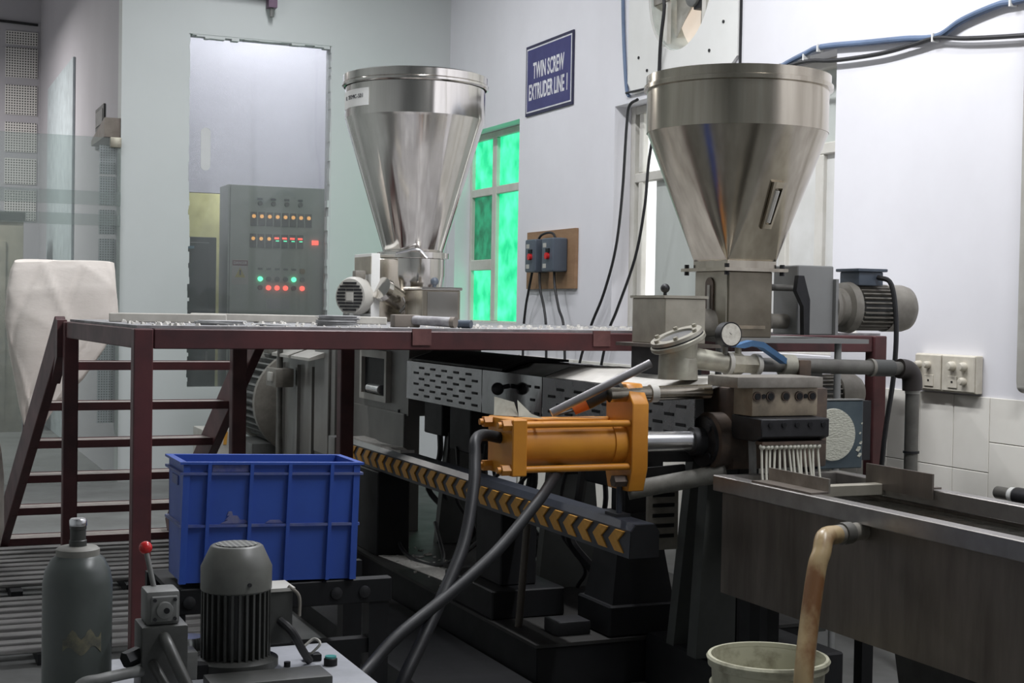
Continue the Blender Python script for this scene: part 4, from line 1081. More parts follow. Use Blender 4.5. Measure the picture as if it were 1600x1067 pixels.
# things lying on the cylinder
single('steel_bar', B().cyl((2.325, 4.985, 1.203), (2.695, 4.885, 1.398), 0.0165, n=20), mat('bare_bar_steel', (0.36, 0.35, 0.36), 0.35, 0.8, (0.24, 0.23, 0.23), 10), 'bare round steel bar leaning across the orange cylinder', 'bar', (2.325, 4.985, 1.19))
tl = thing('scraper_tool', 'scraper with dark round handle and orange neck resting on the orange cylinder', 'tool', (2.43, 5.0, 1.185))
part('handle', B().cyl((2.50, 5.035, 1.235), (2.615, 4.985, 1.305), 0.026, n=20).bevel(0.004), M_iron, tl)
part('handle_cap', B().cyl((2.612, 4.986, 1.303), (2.624, 4.981, 1.311), 0.022, n=20), M_motgrey, tl)
part('neck', B().cyl((2.452, 5.055, 1.208), (2.50, 5.035, 1.235), 0.020, 0.026, 16), mat('red_orange_paint', (0.42, 0.10, 0.02), 0.4), tl)
part('blade', B().bar((2.39, 5.07, 1.190), (2.455, 5.053, 1.208), 0.03, 0.006), M_iron, tl)
b = B()
for q in ([(2.15, 5.13, 1.258), (2.137, 5.10, 1.1885), (2.205, 5.02, 1.1885), (2.216, 5.09, 1.238)], [(2.203, 5.03, 1.252), (2.205, 5.02, 1.1885), (2.264, 4.918, 1.1885), (2.25, 5.0, 1.200)]):
    q = [Vector(p) for p in q]
    nn = (q[1] - q[0]).cross(q[3] - q[0]).normalized() * 0.003
    b.loft([q, [p + nn for p in q]])
single('plastic_scrap', b, M_scrap, 'crumpled translucent plastic scrap on the end block of orange cylinder', 'scrap', (2.19, 5.0, 1.187))
# hydraulic hoses
single('hydraulic_hose', B().tube([(2.13, 5.02, 1.11), (2.05, 4.99, 1.125), (1.99, 4.92, 1.11), (1.965, 4.86, 1.05), (1.925, 4.77, 0.96), (1.84, 4.64, 0.785), (1.72, 4.52, 0.635), (1.60, 4.41, 0.497), (1.50, 4.33, 0.37), (1.42, 4.3, 0.15), (1.40, 4.28, 0.022)], 0.022, 14), M_rubber, 'black hydraulic hose looping down from the end block of orange cylinder', 'hose', (1.40, 4.28, 0.0))
single('hydraulic_hose', B().tube([(2.47, 5.05, 0.99), (2.40, 5.02, 0.992), (2.31, 4.92, 0.965), (2.235, 4.835, 0.925), (2.163, 4.768, 0.885), (1.96, 4.635, 0.75), (1.735, 4.511, 0.635), (1.513, 4.387, 0.538), (1.38, 4.29, 0.46), (1.25, 4.12, 0.42), (1.1, 3.85, 0.38)], 0.021, 14), M_rubber, 'black hydraulic hose slanting down from underside of orange cylinder to power unit', 'hose', (1.1, 3.85, 0.38))

# ================================================================== COOLING TANK
TX0, TX1, TY0, TY1, TZ = 2.91, 3.475, 0.8, 4.75, 0.978
tk = thing('cooling_tank', 'long stained stainless steel cooling water tank at right foreground', 'tank', (3.19, 2.8, 0))
b = B()
b.box(TX0 + 0.022, TX0 + 0.030, TY0, TY1 - 0.02, 0.54, TZ - 0.004)
part('side_wall', b, M_tank, tk)
part('side_wall', B().box(TX1 - 0.03, TX1 - 0.022, TY0, TY1 - 0.02, 0.54, TZ - 0.004), M_tank, tk)
part('end_wall', B().box(TX0 + 0.03, TX1 - 0.03, TY1 - 0.028, TY1 - 0.02, 0.54, TZ - 0.004), M_tank, tk)
part('end_wall', B().box(TX0 + 0.03, TX1 - 0.03, TY0, TY0 + 0.008, 0.54, TZ - 0.004), M_tank, tk)
part('bottom', B().box(TX0 + 0.022, TX1 - 0.022, TY0, TY1 - 0.02, 0.53, 0.54), M_tank, tk)
part('rim', B().box(TX0 - 0.01, TX0 + 0.045, TY0, TY1, TZ - 0.06, TZ).bevel(0.003, 1), M_rim, tk)
part('rim', B().box(TX1 - 0.045, TX1 + 0.01, TY0, TY1, TZ - 0.06, TZ).bevel(0.003, 1), M_rim, tk)
part('rim', B().box(TX0 + 0.045, TX1 - 0.045, TY1 - 0.05, TY1, TZ - 0.05, TZ - 0.002), M_rim, tk)
part('cross_bar', B().box(TX0 + 0.045, TX1 - 0.045, 4.40, 4.445, 0.925, 0.968).bevel(0.003, 1), M_box, tk)
part('drain_spout', B().cyl((2.94, 3.86, 0.895), (2.78, 3.82, 0.893), 0.030, n=18), M_oldmotor, tk)
part('drain_collar', B().cyl((2.86, 3.84, 0.894), (2.82, 3.83, 0.8935), 0.036, n=18), M_pipe, tk)
part('water', B().box(TX0 + 0.03, TX1 - 0.03, TY0 + 0.008, TY1 - 0.028, 0.885, 0.905), M_water, tk, 'dark still water')
for y in (1.2, 3.0, 4.45):
    for x in (TX0 + 0.05, TX1 - 0.09):
        part('leg', B().box(x, x + 0.05, y, y + 0.05, 0, 0.53), M_black, tk)
part('end_post', B().box(3.02, 3.10, 4.66, 4.73, 0.23, 0.53), M_black, tk)
part('under_tray', B().prism([(2.96, 0.42), (3.4, 0.42), (3.43, 0.53), (2.94, 0.53)], 'y', 1.0, 3.7), M_iron, tk)
sd = thing('angle_strip', 'steel angle strip lying on the left rim of the tank under the strands', 'angle strip', (2.97, 4.3, TZ))
part('upright', B().box(2.985, 2.992, 4.13, 4.50, TZ + 0.0, TZ + 0.052), M_dieTop, sd)
part('flange', B().box(2.912, 2.985, 4.13, 4.50, TZ, TZ + 0.007), M_tank, sd)
sd = thing('deflector_plate', 'upright dull steel plate standing on the right rim of the tank', 'plate', (3.44, 4.3, 0.95))
part('upright', B().bar((3.425, 4.50, 0.99), (3.425, 4.12, 0.99), 0.008, 0.09), M_tank, sd)
part('flange', B().box(3.43, 3.48, 4.14, 4.48, TZ, TZ + 0.006), M_tank, sd)
single('drain_hose', B().tube([(2.80, 3.825, 0.893), (2.73, 3.79, 0.893), (2.70, 3.765, 0.85), (2.672, 3.75, 0.80), (2.62, 3.71, 0.64), (2.566, 3.657, 0.477), (2.53, 3.62, 0.2), (2.51, 3.60, 0.0)], 0.030, 18), M_tanhose, 'tan stained plastic hose hanging from the tank drain spout', 'hose', (2.51, 3.60, 0.0))
bk = thing('bucket', 'dirty white plastic bucket on the floor below the tank', 'bucket', (2.66, 3.99, 0))
b = B().lathe([(0.150, 0), (0.178, 0.36), (0.190, 0.365), (0.190, 0.385), (0.181, 0.39), (0.184, 0.44), (0.196, 0.445), (0.196, 0.468), (0.186, 0.472), (0.180, 0.44), (0.145, 0.012), (0.001, 0.01)], (2.66, 3.99, 0.0), (0, 0, 1), 56, cap=False)
b.loft([B().ring((2.66, 3.99, 0.0), (0, 0, 1), r, 56) for r in (0.150, 0.0005)], cap=False)
part('shell', b, M_bucket, bk)
part('rim_bead', B().loft([B().ring((2.66, 3.99, z), (0, 0, 1), r, 56) for r, z in ((0.184, 0.464), (0.198, 0.462), (0.201, 0.470), (0.196, 0.478), (0.186, 0.478))], cap=False, closed=True), M_bucket, bk)

# ================================================================== HYDRAULIC POWER UNIT, front left
pu = thing('hydraulic_power_unit', 'hydraulic power unit with pale top plate and dark upright motor', 'power unit', (0.95, 4.15, 0))
part('reservoir', B().box(0.60, 1.28, 3.72, 4.41, 0.0, 0.515).bevel(0.008), M_motdark, pu)
part('top_plate', B().box(0.585, 1.292, 3.70, 4.42, 0.515, 0.53).bevel(0.003, 1), mat('pale_plate_paint', (0.40, 0.41, 0.44), 0.45, 0, (0.30, 0.31, 0.33), 8), pu)
MX, MY = 0.945, 4.18
mo = part('motor_stator', B().lathe([(0.082, 0.56), (0.082, 0.78)], (MX, MY, 0), (0, 0, 1), 40), M_motdark, pu)
for k in range(30):
    a = 2 * PI * k / 30
    ca, sa = math.cos(a), math.sin(a)
    part('fin', B().bar((MX + 0.088 * ca, MY + 0.088 * sa, 0.57), (MX + 0.088 * ca, MY + 0.088 * sa, 0.775), 0.007, 0.026, (ca, sa, 0)), M_motdark, mo)
fc = part('fan_cover', B().lathe([(0.098, 0.765), (0.103, 0.77), (0.103, 0.835), (0.076, 0.893), (0.070, 0.897), (0.001, 0.898)], (MX, MY, 0), (0, 0, 1), 44), M_fan, mo)
part('fan_grille', B().cyl((MX, MY, 0.897), (MX, MY, 0.900), 0.060, n=36), M_perf3, fc)
part('cover_screw', B().cyl((MX + 0.015, MY - 0.101, 0.795), (MX + 0.016, MY - 0.106, 0.795), 0.006, n=8), M_iron, fc)
part('base_flange', B().lathe([(0.118, 0.54), (0.124, 0.545), (0.124, 0.565), (0.095, 0.575)], (MX, MY, 0), (0, 0, 1), 44), M_motdark, pu)
part('bell_housing', B().box(MX - 0.12, MX + 0.22, MY - 0.26, MY - 0.125, 0.53, 0.556).bevel(0.006), M_motdark, pu)
part('motor_foot', B().box(MX - 0.09, MX + 0.09, MY - 0.09, MY + 0.09, 0.53, 0.545), M_motdark, pu)
jb = part('junction_box', B().box(MX + 0.075, MX + 0.165, MY - 0.02, MY + 0.09, 0.60, 0.755).bevel(0.006), M_motdark, pu)
part('box_lid', B().box(MX + 0.07, MX + 0.17, MY - 0.026, MY + 0.096, 0.755, 0.765), M_lgrey, jb)
part('motor_cable', B().tube([(MX + 0.125, MY - 0.02, 0.67), (MX + 0.155, MY - 0.05, 0.64), (MX + 0.195, MY - 0.03, 0.575), (MX + 0.22, MY - 0.01, 0.54)], 0.0125, 10), M_cable, jb)
part('loop_wire', B().tube([(MX + 0.15, MY - 0.02, 0.77), (MX + 0.18, MY - 0.03, 0.74), (MX + 0.182, MY - 0.03, 0.68)], 0.005, 8), M_oldmotor, jb)
part('plug', B().box(MX + 0.215, MX + 0.265, MY + 0.01, MY + 0.05, 0.53, 0.552).bevel(0.005), M_black, pu)
part('wire_loop', B().tube([(MX + 0.23, MY + 0.02, 0.55), (MX + 0.255, MY + 0.0, 0.585), (MX + 0.245, MY + 0.03, 0.595), (MX + 0.215, MY + 0.03, 0.575)], 0.004, 8), M_lgrey, pu)
part('filler_cap', B().lathe([(0.020, 0.53), (0.020, 0.550), (0.017, 0.553)], (MX + 0.275, MY - 0.045, 0), (0, 0, 1), 24), M_black, pu)
part('filler_cap_top', B().cyl((MX + 0.275, MY - 0.045, 0.553), (MX + 0.275, MY - 0.045, 0.558), 0.017, n=24), mat('teal_cap', (0.06, 0.28, 0.26), 0.4), pu)
part('small_plug', B().cyl((MX + 0.15, MY - 0.02, 0.53), (MX + 0.15, MY - 0.02, 0.545), 0.010, n=12), M_black, pu)
part('oil_filter_cap', B().lathe([(0.045, 0.53), (0.045, 0.60), (0.040, 0.61), (0.001, 0.612)], (0.835, 4.30, 0), (0, 0, 1), 30), M_chrome, pu)
part('side_valve', B().box(0.765, 0.82, 4.10, 4.18, 0.53, 0.61).bevel(0.005), M_motgrey, pu)
part('valve_solenoid', B().box(0.82, 0.85, 4.10, 4.15, 0.53, 0.57), M_black, pu)
mf = part('manifold_block', B().box(0.64, 0.765, 3.96, 4.09, 0.53, 0.72).bevel(0.006), M_motdark, pu)
vb = part('valve_block', B().box(0.655, 0.745, 3.98, 4.08, 0.72, 0.812).bevel(0.008), M_motgrey, pu)
part('valve_cover', B().box(0.667, 0.738, 3.972, 3.98, 0.728, 0.80).bevel(0.003, 1), M_motgrey, vb)
part('valve_boss', B().lathe([(0.024, 0), (0.022, 0.010), (0.010, 0.012)], (0.702, 3.972, 0.762), (0, -1, 0), 24), M_motgrey, vb)
part('valve_port', B().cyl((0.706, 3.958, 0.762), (0.706, 3.963, 0.762), 0.008, n=12), M_black, vb)
for x, z in ((0.676, 0.738), (0.730, 0.738), (0.676, 0.790), (0.730, 0.790)):
    part('cover_bolt', B().cyl((x, 3.966, z), (x, 3.973, z), 0.005, n=8), M_iron, vb)
lv = part('lever', B().cyl((0.69, 4.06, 0.80), (0.672, 4.10, 0.905), 0.0075, n=12), M_motgrey, vb)
part('knob', B().sphere((0.671, 4.103, 0.913), 0.0185, 20), M_red, lv, 'glossy red ball knob')
part('block_hose', B().tube([(0.70, 3.96, 0.69), (0.703, 3.90, 0.675), (0.725, 3.86, 0.62), (0.76, 3.82, 0.54), (0.80, 3.78, 0.46)], 0.0165, 12), M_motdark, mf)
part('block_hose', B().tube([(0.67, 3.96, 0.62), (0.68, 3.92, 0.60), (0.70, 3.88, 0.56), (0.73, 3.84, 0.50)], 0.0135, 12), M_motdark, mf)
part('hose_fitting', B().cyl((0.64, 4.0, 0.64), (0.60, 3.98, 0.63), 0.024, n=6), M_iron, mf)
part('accumulator_line', B().tube([(0.64, 3.97, 0.60), (0.60, 3.94, 0.605), (0.53, 3.91, 0.603), (0.47, 3.90, 0.59), (0.44, 3.90, 0.50)], 0.0155, 12), M_motgrey, mf)
ac = thing('gas_accumulator', 'grey green pressure cylinder with torn label standing front left', 'cylinder', (0.487, 4.09, 0))
part('shell', B().lathe([(0.078, 0.0), (0.0925, 0.02), (0.0925, 0.83), (0.086, 0.865), (0.070, 0.895), (0.058, 0.905)], (0.487, 4.09, 0), (0, 0, 1), 48), M_accu, ac)
part('neck_collar', B().lathe([(0.058, 0.895), (0.058, 0.922), (0.050, 0.928), (0.02, 0.930)], (0.487, 4.09, 0), (0, 0, 1), 40), M_dust, ac)
nk = part('gas_valve', B().lathe([(0.0235, 0.925), (0.0235, 0.945), (0.021, 0.947), (0.021, 0.975), (0.0225, 0.976), (0.0225, 1.0), (0.018, 1.004), (0.001, 1.004)], (0.487, 4.09, 0), (0, 0, 1), 28), M_motdark, ac)
part('valve_cap_ring', B().lathe([(0.0230, 0.985), (0.0235, 0.988), (0.0235, 1.0), (0.020, 1.005)], (0.487, 4.09, 0), (0, 0, 1), 28), M_chrome, nk)
part('torn_label', B().loft([[(0.487 + r * math.cos(a), 4.09 + r * math.sin(a), z) for z, r in ((0.66 + 0.012 * math.sin(a * 9), 0.0928), (0.705 + 0.014 * math.sin(a * 13), 0.0928), (0.705 + 0.014 * math.sin(a * 13), 0.0936), (0.66 + 0.012 * math.sin(a * 9), 0.0936))] for a in [math.radians(d) for d in range(240, 306, 5)]]), M_sticker, ac, 'torn yellowed paper label')

# ================================================================== BLUE CRATE ON A BLACK STAND
sd = thing('crate_stand', 'black steel stand under the blue crate', 'stand', (1.2, 4.9, 0))
part('channel_beam', B().box(0.84, 1.62, 4.755, 4.80, 0.575, 0.66).bevel(0.004, 1), M_black, sd)
part('rear_beam', B().box(0.84, 1.62, 5.10, 5.14, 0.575, 0.66), M_black, sd)
for x in (0.92, 1.2, 1.42, 1.52):
    part('bolt', B().lathe([(0.022, 0), (0.020, 0.006), (0.008, 0.010)], (x, 4.755, 0.615), (0, -1, 0), 16), M_iron, sd)
for x in (0.84, 1.54):
    for y in (4.76, 5.07):
        part('leg', B().box(x, x + 0.07, y, y + 0.07, 0, 0.575), M_black, sd)
part('lower_rail', B().box(0.91, 1.54, 4.77, 4.82, 0.40, 0.45), M_black, sd)
part('shelf', B().box(0.86, 1.48, 4.80, 5.10, 0.645, 0.66), M_black, sd)
CW, CD, CH = 0.60, 0.26, 0.40
cr = thing('plastic_crate', 'blue ribbed plastic crate with scuffed faces', 'crate', (1.183, 4.875, 0.672))
t = 0.012
def lbox(x0, x1, y0, y1, z0, z1): return B().box(x0, x1, y0, y1, z0, z1)
def crate_wall(poly0, poly1):
    return B().loft([poly0, poly1])
tp = 0.012   # draft of the walls
def wall(ax, s):
    if ax == 'y':
        y0, y1 = s * (CD / 2 - tp), s * CD / 2
        return B().loft([[(-CW / 2 + tp, y0, 0), (CW / 2 - tp, y0, 0), (CW / 2 - tp, y0 - s * t, 0), (-CW / 2 + tp, y0 - s * t, 0)], [(-CW / 2, y1, CH), (CW / 2, y1, CH), (CW / 2, y1 - s * t, CH), (-CW / 2, y1 - s * t, CH)]])
    x0, x1 = s * (CW / 2 - tp), s * CW / 2
    return B().loft([[(x0, -CD / 2 + tp, 0), (x0, CD / 2 - tp, 0), (x0 - s * t, CD / 2 - tp, 0), (x0 - s * t, -CD / 2 + tp, 0)], [(x1, -CD / 2, CH), (x1, CD / 2, CH), (x1 - s * t, CD / 2, CH), (x1 - s * t, -CD / 2, CH)]])
for ax in 'xy':
    for s in (-1, 1):
        part('side_panel', wall(ax, s), M_blue, cr, local=True)
part('bottom_panel', lbox(-CW / 2 + tp, CW / 2 - tp, -CD / 2 + tp, CD / 2 - tp, 0, 0.012), M_blue, cr, local=True)
for x in (-0.215, -0.075, 0.055, 0.20):
    part('upright_rib', B().loft([[(x - 0.006, -CD / 2 + tp - 0.014, 0.0), (x + 0.006, -CD / 2 + tp - 0.014, 0.0), (x + 0.006, -CD / 2 + tp + 0.002, 0.0), (x - 0.006, -CD / 2 + tp + 0.002, 0.0)], [(x - 0.006, -CD / 2 - 0.014, CH - 0.004), (x + 0.006, -CD / 2 - 0.014, CH - 0.004), (x + 0.006, -CD / 2 + 0.002, CH - 0.004), (x - 0.006, -CD / 2 + 0.002, CH - 0.004)]]), M_blue, cr, local=True)
for z, h, mm in ((0.185, 0.009, M_bluerib), (CH - 0.042, 0.008, M_bluerib), (CH - 0.008, 0.008, M_blue)):
    e = (tp * (1 - z / CH))
    b = B()
    for s in (-1, 1):
        b.box(-CW / 2 + e - 0.012, CW / 2 - e + 0.012, s * (CD / 2 - e) - (0.012 if s < 0 else -0.0), s * (CD / 2 - e) + (0.012 if s > 0 else 0.0), z, z + h)
        b.box(s * (CW / 2 - e) - (0.012 if s < 0 else 0), s * (CW / 2 - e) + (0.012 if s > 0 else 0), -CD / 2 + e, CD / 2 - e, z, z + h)
    part('band_rib', b, mm, cr, local=True)
part('corner_post', lbox(-CW / 2 + 0.0, -CW / 2 + 0.022, -CD / 2 - 0.006, -CD / 2 + 0.02, 0.0, CH - 0.01), M_blue, cr, local=True)
part('corner_post', lbox(CW / 2 - 0.022, CW / 2, -CD / 2 - 0.006, -CD / 2 + 0.02, 0.0, CH - 0.01), M_blue, cr, local=True)
part('worn_patch', lbox(-0.205, -0.085, -CD / 2 - 0.003, -CD / 2, CH - 0.032, CH - 0.010), mat('scuffed_patch', (0.19, 0.19, 0.30), 0.6, 0, (0.05, 0.08, 0.32), 25, 6, 1.0), cr, local=True)
for x, z, w_, h in ((-0.17, 0.196, 0.10, 0.012), (-0.155, 0.208, 0.05, 0.014), (-0.15, 0.222, 0.02, 0.014), (-0.02, 0.196, 0.06, 0.010)):
    part('scuff_mark', B().prism([(x, z), (x + w_, z), (x + w_ * 0.8, z + h), (x + w_ * 0.25, z + h)], 'y', -CD / 2 + 0.002, -CD / 2 + 0.0075), MATS['scuffed_patch'], cr, local=True)
part('handle_slot', lbox(-CW / 2 - 0.002, -CW / 2 + 0.004, -0.05, 0.05, CH - 0.085, CH - 0.055), M_bluerib, cr, local=True)
cr.rotation_euler = (0, math.radians(1.6), 0)

# ================================================================== THINGS ON THE PLATFORM DECK
ml = thing('mallet', 'wooden mallet with taped handle lying at the platform front edge', 'mallet', (2.33, 6.5, PZ))
part('head', B().box(2.20, 2.33, 6.48, 6.55, PZ, PZ + 0.06).bevel(0.008), M_wood, ml)
part('handle', B().cyl((2.30, 6.49, PZ + 0.035), (2.435, 6.33, PZ + 0.028), 0.022, 0.024, 18), mat('taped_handle', (0.42, 0.41, 0.42), 0.6, 0, (0.22, 0.21, 0.22), 20), ml)
part('handle_end', B().cyl((2.43, 6.335, PZ + 0.028), (2.445, 6.318, PZ + 0.0275), 0.026, n=18), M_wood, ml)
single('blue_plug', B().cyl((2.50, 6.42, PZ + 0.02), (2.545, 6.37, PZ + 0.02), 0.02, n=14), M_starter, 'small dark blue plug lying beside the mallet', 'plug', (2.52, 6.4, PZ))
def paper_stack(x, y, r, n_, dx, lab, h=0.0042):
    p = thing('paper_stack', lab, 'paper stack', (x, y, PZ), 'stacks of round paper screens')
    for k in range(n_):
        ox, oy = random.uniform(-dx, dx), random.uniform(-dx, dx)
        part('sheet', B().lathe([(r, 0), (r, h * 0.85)], (x + ox, y + oy, PZ + k * h), (0, 0, 1), 28), M_paper, p)
paper_stack(1.965, 6.62, 0.098, 12, 0.010, 'tall stack of round grey screens on the platform edge')
paper_stack(1.40, 6.60, 0.110, 5, 0.010, 'low stack of round grey screens near the platform left corner')
paper_stack(1.63, 6.50, 0.080, 2, 0.012, 'two loose grey sheets lying between the two screen stacks')
single('plank', B().bar((1.00, 7.25, PZ + 0.022), (1.55, 7.15, PZ + 0.022), 0.10, 0.044).bevel(0.004, 1), M_plank, 'short pale plank at the left end of platform deck', 'plank', (1.28, 7.2, PZ))
single('plank', B().bar((1.46, 7.6, PZ + 0.026), (2.45, 7.35, PZ + 0.020), 0.07, 0.04).bevel(0.004, 1), M_plank, 'long pale plank lying across the platform deck toward hopper', 'plank', (1.95, 7.5, PZ))
b = B()
for k in range(420):
    x = random.uniform(1.0, 4.7)
    y = 6.24 + abs(random.gauss(0, 0.55))
    if y > 7.9: continue
    s = random.uniform(0.004, 0.017)
    if 1.25 < x < 2.5 and y < 6.75: s *= 0.5
    c, s2 = math.cos(k * 1.7) * s, math.sin(k * 1.7) * s
    b.loft([[(x + c, y + s2, PZ), (x - s2, y + c, PZ), (x - c, y - s2, PZ), (x + s2, y - c, PZ)], [(x + c * .6, y + s2 * .6, PZ + s * .7), (x - s2 * .6, y + c * .6, PZ + s * .9), (x - c * .6, y - s2 * .6, PZ + s * .7), (x + s2 * .6, y - c * .6, PZ + s * .8)]])
o = single('deck_debris', b, M_debris, 'white crumbs and flakes scattered over the platform deck', 'debris', (2.8, 7.0, PZ))
o['kind'] = 'stuff'

# ================================================================== SACKS, SLATS
def sack(name, lab, prof, yc, dep, base, seed):
    """prof: (z, xmin, xmax) from bottom to top; cloth folded into a soft closed bag"""
    rnd = random.Random(seed)
    ph = [rnd.uniform(0, 6) for _ in range(8)]
    n_ = 96
    loops = []
    zs = []
    for i in range(len(prof) - 1):
        for k in range(6):
            t_ = k / 6
            zs.append(tuple(prof[i][j] + (prof[i + 1][j] - prof[i][j]) * t_ for j in range(4)))
    zs.append(prof[-1])
    for z, x0, x1, d in zs:
        lp = []
        for j in range(n_):
            a = 2 * PI * j / n_
            c, s = math.cos(a), math.sin(a)
            k = 1.0 / (abs(c) ** 3.2 + abs(s) ** 3.2) ** (1 / 3.2)
            fold = 0.010 * math.sin(a * 3 + z * 5 + ph[0]) + 0.006 * math.sin(a * 7 - z * 9 + ph[1]) + 0.016 * (1 - abs(math.sin(a * 2.5 + z * 3.2 + ph[2]))) ** 6 - 0.014 * (1 - abs(math.sin(a * 4 - z * 4.5 + ph[3]))) ** 8 + 0.010 * (1 - abs(math.sin(z * 6 + a * 1.5 + ph[5]))) ** 7
            fold *= min(1.0, d / 0.08)
            lp.append(((x0 + x1) / 2 + (x1 - x0) / 2 * c * k * (1 + fold * 0.6), yc + (d + fold * 1.2) * s * k, z + 0.012 * math.sin(a * 2 + ph[4]) * (1 if z > base[2] + 0.02 else 0)))
        loops.append(lp)
    return single(name, B().loft(loops), M_sack, lab, 'sack', base, angle=60)
sack('woven_sack', 'large off white woven sack draped over the stair handrail at left', [(0.76, 0.80, 0.85, 0.02), (0.95, 0.755, 0.97, 0.06), (1.12, 0.725, 1.13, 0.08), (1.30, 0.69, 1.25, 0.10), (1.485, 0.665, 1.335, 0.11), (1.66, 0.675, 1.325, 0.10), (1.79, 0.70, 1.318, 0.05), (1.838, 0.72, 1.312, 0.022)], 9.32, 0.1, (0.99, 9.32, 0.76), 3)
part('handrail', B().cyl((0.78, 9.32, 1.78), (1.28, 9.32, 1.78), 0.014, n=12), M_maroon, st)
part('handrail_post', B().cyl((0.79, 9.32, 0.50), (0.79, 9.32, 1.79), 0.013, n=12), M_maroon, st)
sack('woven_sack', 'full white sack standing on the floor at left picture edge', [(0.10, 0.26, 0.58, 0.14), (0.30, 0.22, 0.63, 0.17), (0.60, 0.23, 0.625, 0.17), (0.80, 0.28, 0.60, 0.14), (0.90, 0.34, 0.53, 0.07)], 8.72, 0.1, (0.42, 8.72, 0.10), 5)
sl = thing('slatted_pallet', 'grey slatted floor pallet beside and under the staircase', 'pallet', (0.95, 8.2, 0))
for x in (0.1, 0.62, 1.22, 1.68):
    part('runner', B().box(x, x + 0.06, 6.60, 7.86, 0, 0.05), M_iron, sl)
    part('runner', B().box(x, x + 0.06, 8.06, 9.46, 0, 0.05), M_iron, sl)
y = 6.62
while y < 9.45:
    if not (7.80 < y + 0.04 < 8.10):
        part('slat', B().box(0.08, 1.74, y, y + 0.075, 0.05, 0.068 + random.uniform(0, 0.008)).bevel(0.004, 1), M_slat, sl)
    y += 0.142
single('floor_plate', B().box(0.05, 1.7, 5.6, 6.1, 0, 0.03), M_slat, 'low grey plate on the floor in front of the slatted pallet', 'plate', (0.8, 5.85, 0))

# ================================================================== FITTINGS ON THE RIGHT WALL
sg = thing('wall_sign', 'navy sign with white capitals reading TWIN SCREW EXTRUDER LINE 1', 'sign', (4.99, 10.86, 3.22))
YA, YZ_ = 11.32, 10.40      # left and right edge of the sign
part('board', B().box(4.985, 4.998, YZ_, YA, 3.225, 3.815), M_navy2, sg)
part('white_border', B().box(4.9835, 4.985, YZ_ + 0.022, YA - 0.022, 3.25, 3.79), M_text, sg)
part('face', B().box(4.982, 4.9835, YZ_ + 0.036, YA - 0.036, 3.262, 3.778), M_navy, sg)
def sign_M(z): return frame_M((4.9815, (YA + YZ_) / 2, z), (0, -1, 0), (0, 0, 1))
text_part('lettering', 'TWIN SCREW', M_text, sg, sign_M(3.585), 0.185, xs=0.52, bold=0.022)
text_part('lettering', 'EXTRUDER LINE 1', M_text, sg, sign_M(3.41), 0.185, xs=0.52, bold=0.022)

sb = thing('starter_board', 'plywood board with two slate grey motor starters on the right wall', 'switch board', (4.99, 10.73, 1.76))
part('plywood', B().box(4.97, 4.998, 10.27, 11.20, 1.762, 2.238), M_ply, sb)
for y0, y1 in ((10.40, 10.62), (10.74, 10.95)):
    s1 = part('starter_box', B().box(4.84, 4.97, y0, y1, 1.895, 2.165).bevel(0.018, 3), M_starter, sb)
    part('button', B().cyl((4.815, (y0 + y1) / 2 - 0.02, 2.02), (4.84, (y0 + y1) / 2 - 0.02, 2.02), 0.026, n=18), M_red, s1)
    part('button_guard', B().box(4.828, 4.84, y0 + 0.06, y0 + 0.12, 2.05, 2.08), M_black, s1)
    part('label', B().box(4.8385, 4.84, y1 - 0.09, y1 - 0.03, 2.09, 2.125), M_lgrey, s1)
    part('label', B().box(4.8385, 4.84, y1 - 0.09, y1 - 0.03, 1.925, 1.96), M_lgrey, s1)
part('jumper_cable', B().tube([(4.92, 10.86, 2.165), (4.92, 10.80, 2.20), (4.92, 10.68, 2.215), (4.92, 10.58, 2.205), (4.92, 10.53, 2.165)], 0.010, 8), M_cable, sb)
for pts in ([(4.90, 10.93, 1.90), (4.92, 11.05, 1.72), (4.94, 11.14, 1.60), (4.95, 11.2, 1.38), (4.95, 11.2, 0.9)], [(4.90, 10.78, 1.90), (4.90, 10.76, 1.75), (4.90, 10.68, 1.60), (4.9, 10.63, 1.40), (4.9, 10.62, 0.9)], [(4.90, 10.50, 1.90), (4.90, 10.48, 1.77), (4.90, 10.40, 1.60), (4.9, 10.30, 1.44), (4.9, 10.25, 0.9)]):
    part('drop_cable', B().tube(pts, 0.011, 8), M_cable, sb)

sw = thing('socket_board', 'pair of cream switch and socket plates above the wall tiles', 'socket plates', (4.99, 5.9, 1.21))
part('back_box', B().box(4.955, 4.998, 5.66, 6.12, 1.212, 1.402).bevel(0.004, 1), M_cream, sw)
for y0, y1 in ((5.915, 6.115), (5.665, 5.905)):
    part('plate', B().box(4.945, 4.956, y0, y1, 1.218, 1.398).bevel(0.004, 1), M_cream, sw)
for y, z, r in ((6.075, 1.345, 0.018), (6.005, 1.345, 0.018), (6.075, 1.265, 0.024), (5.82, 1.345, 0.024), (5.735, 1.345, 0.022), (5.735, 1.272, 0.020)):
    part('knob', B().lathe([(r, 0), (r, 0.02), (r * 0.75, 0.034), (0.001, 0.036)], (4.946, y, z), (-1, 0, 0), 20), M_cream, sw)
for y in (6.0, 5.82):
    part('socket', B().box(4.940, 4.946, y - 0.035, y + 0.035, 1.235, 1.295).bevel(0.002, 1), M_cream, sw)
    part('socket_hole', B().box(4.938, 4.941, y - 0.006, y + 0.006, 1.262, 1.270), M_black, sw)
b = B().lathe([(0.033, 0.03), (0.036, 0.05), (0.036, 3.9)], (4.955, 5.33, 1.24), (0, 0, 1), 24)
single('drain_pipe', b.sphere((4.955, 5.33, 1.272), 0.034), M_lgrey, 'pale grey vertical pipe on the right wall at the picture edge', 'pipe', (4.955, 5.33, 1.24))
wp = thing('water_pipe', 'dark horizontal water pipe with white joint low along the tiled wall', 'pipe', (4.9, 4.4, 0.75))
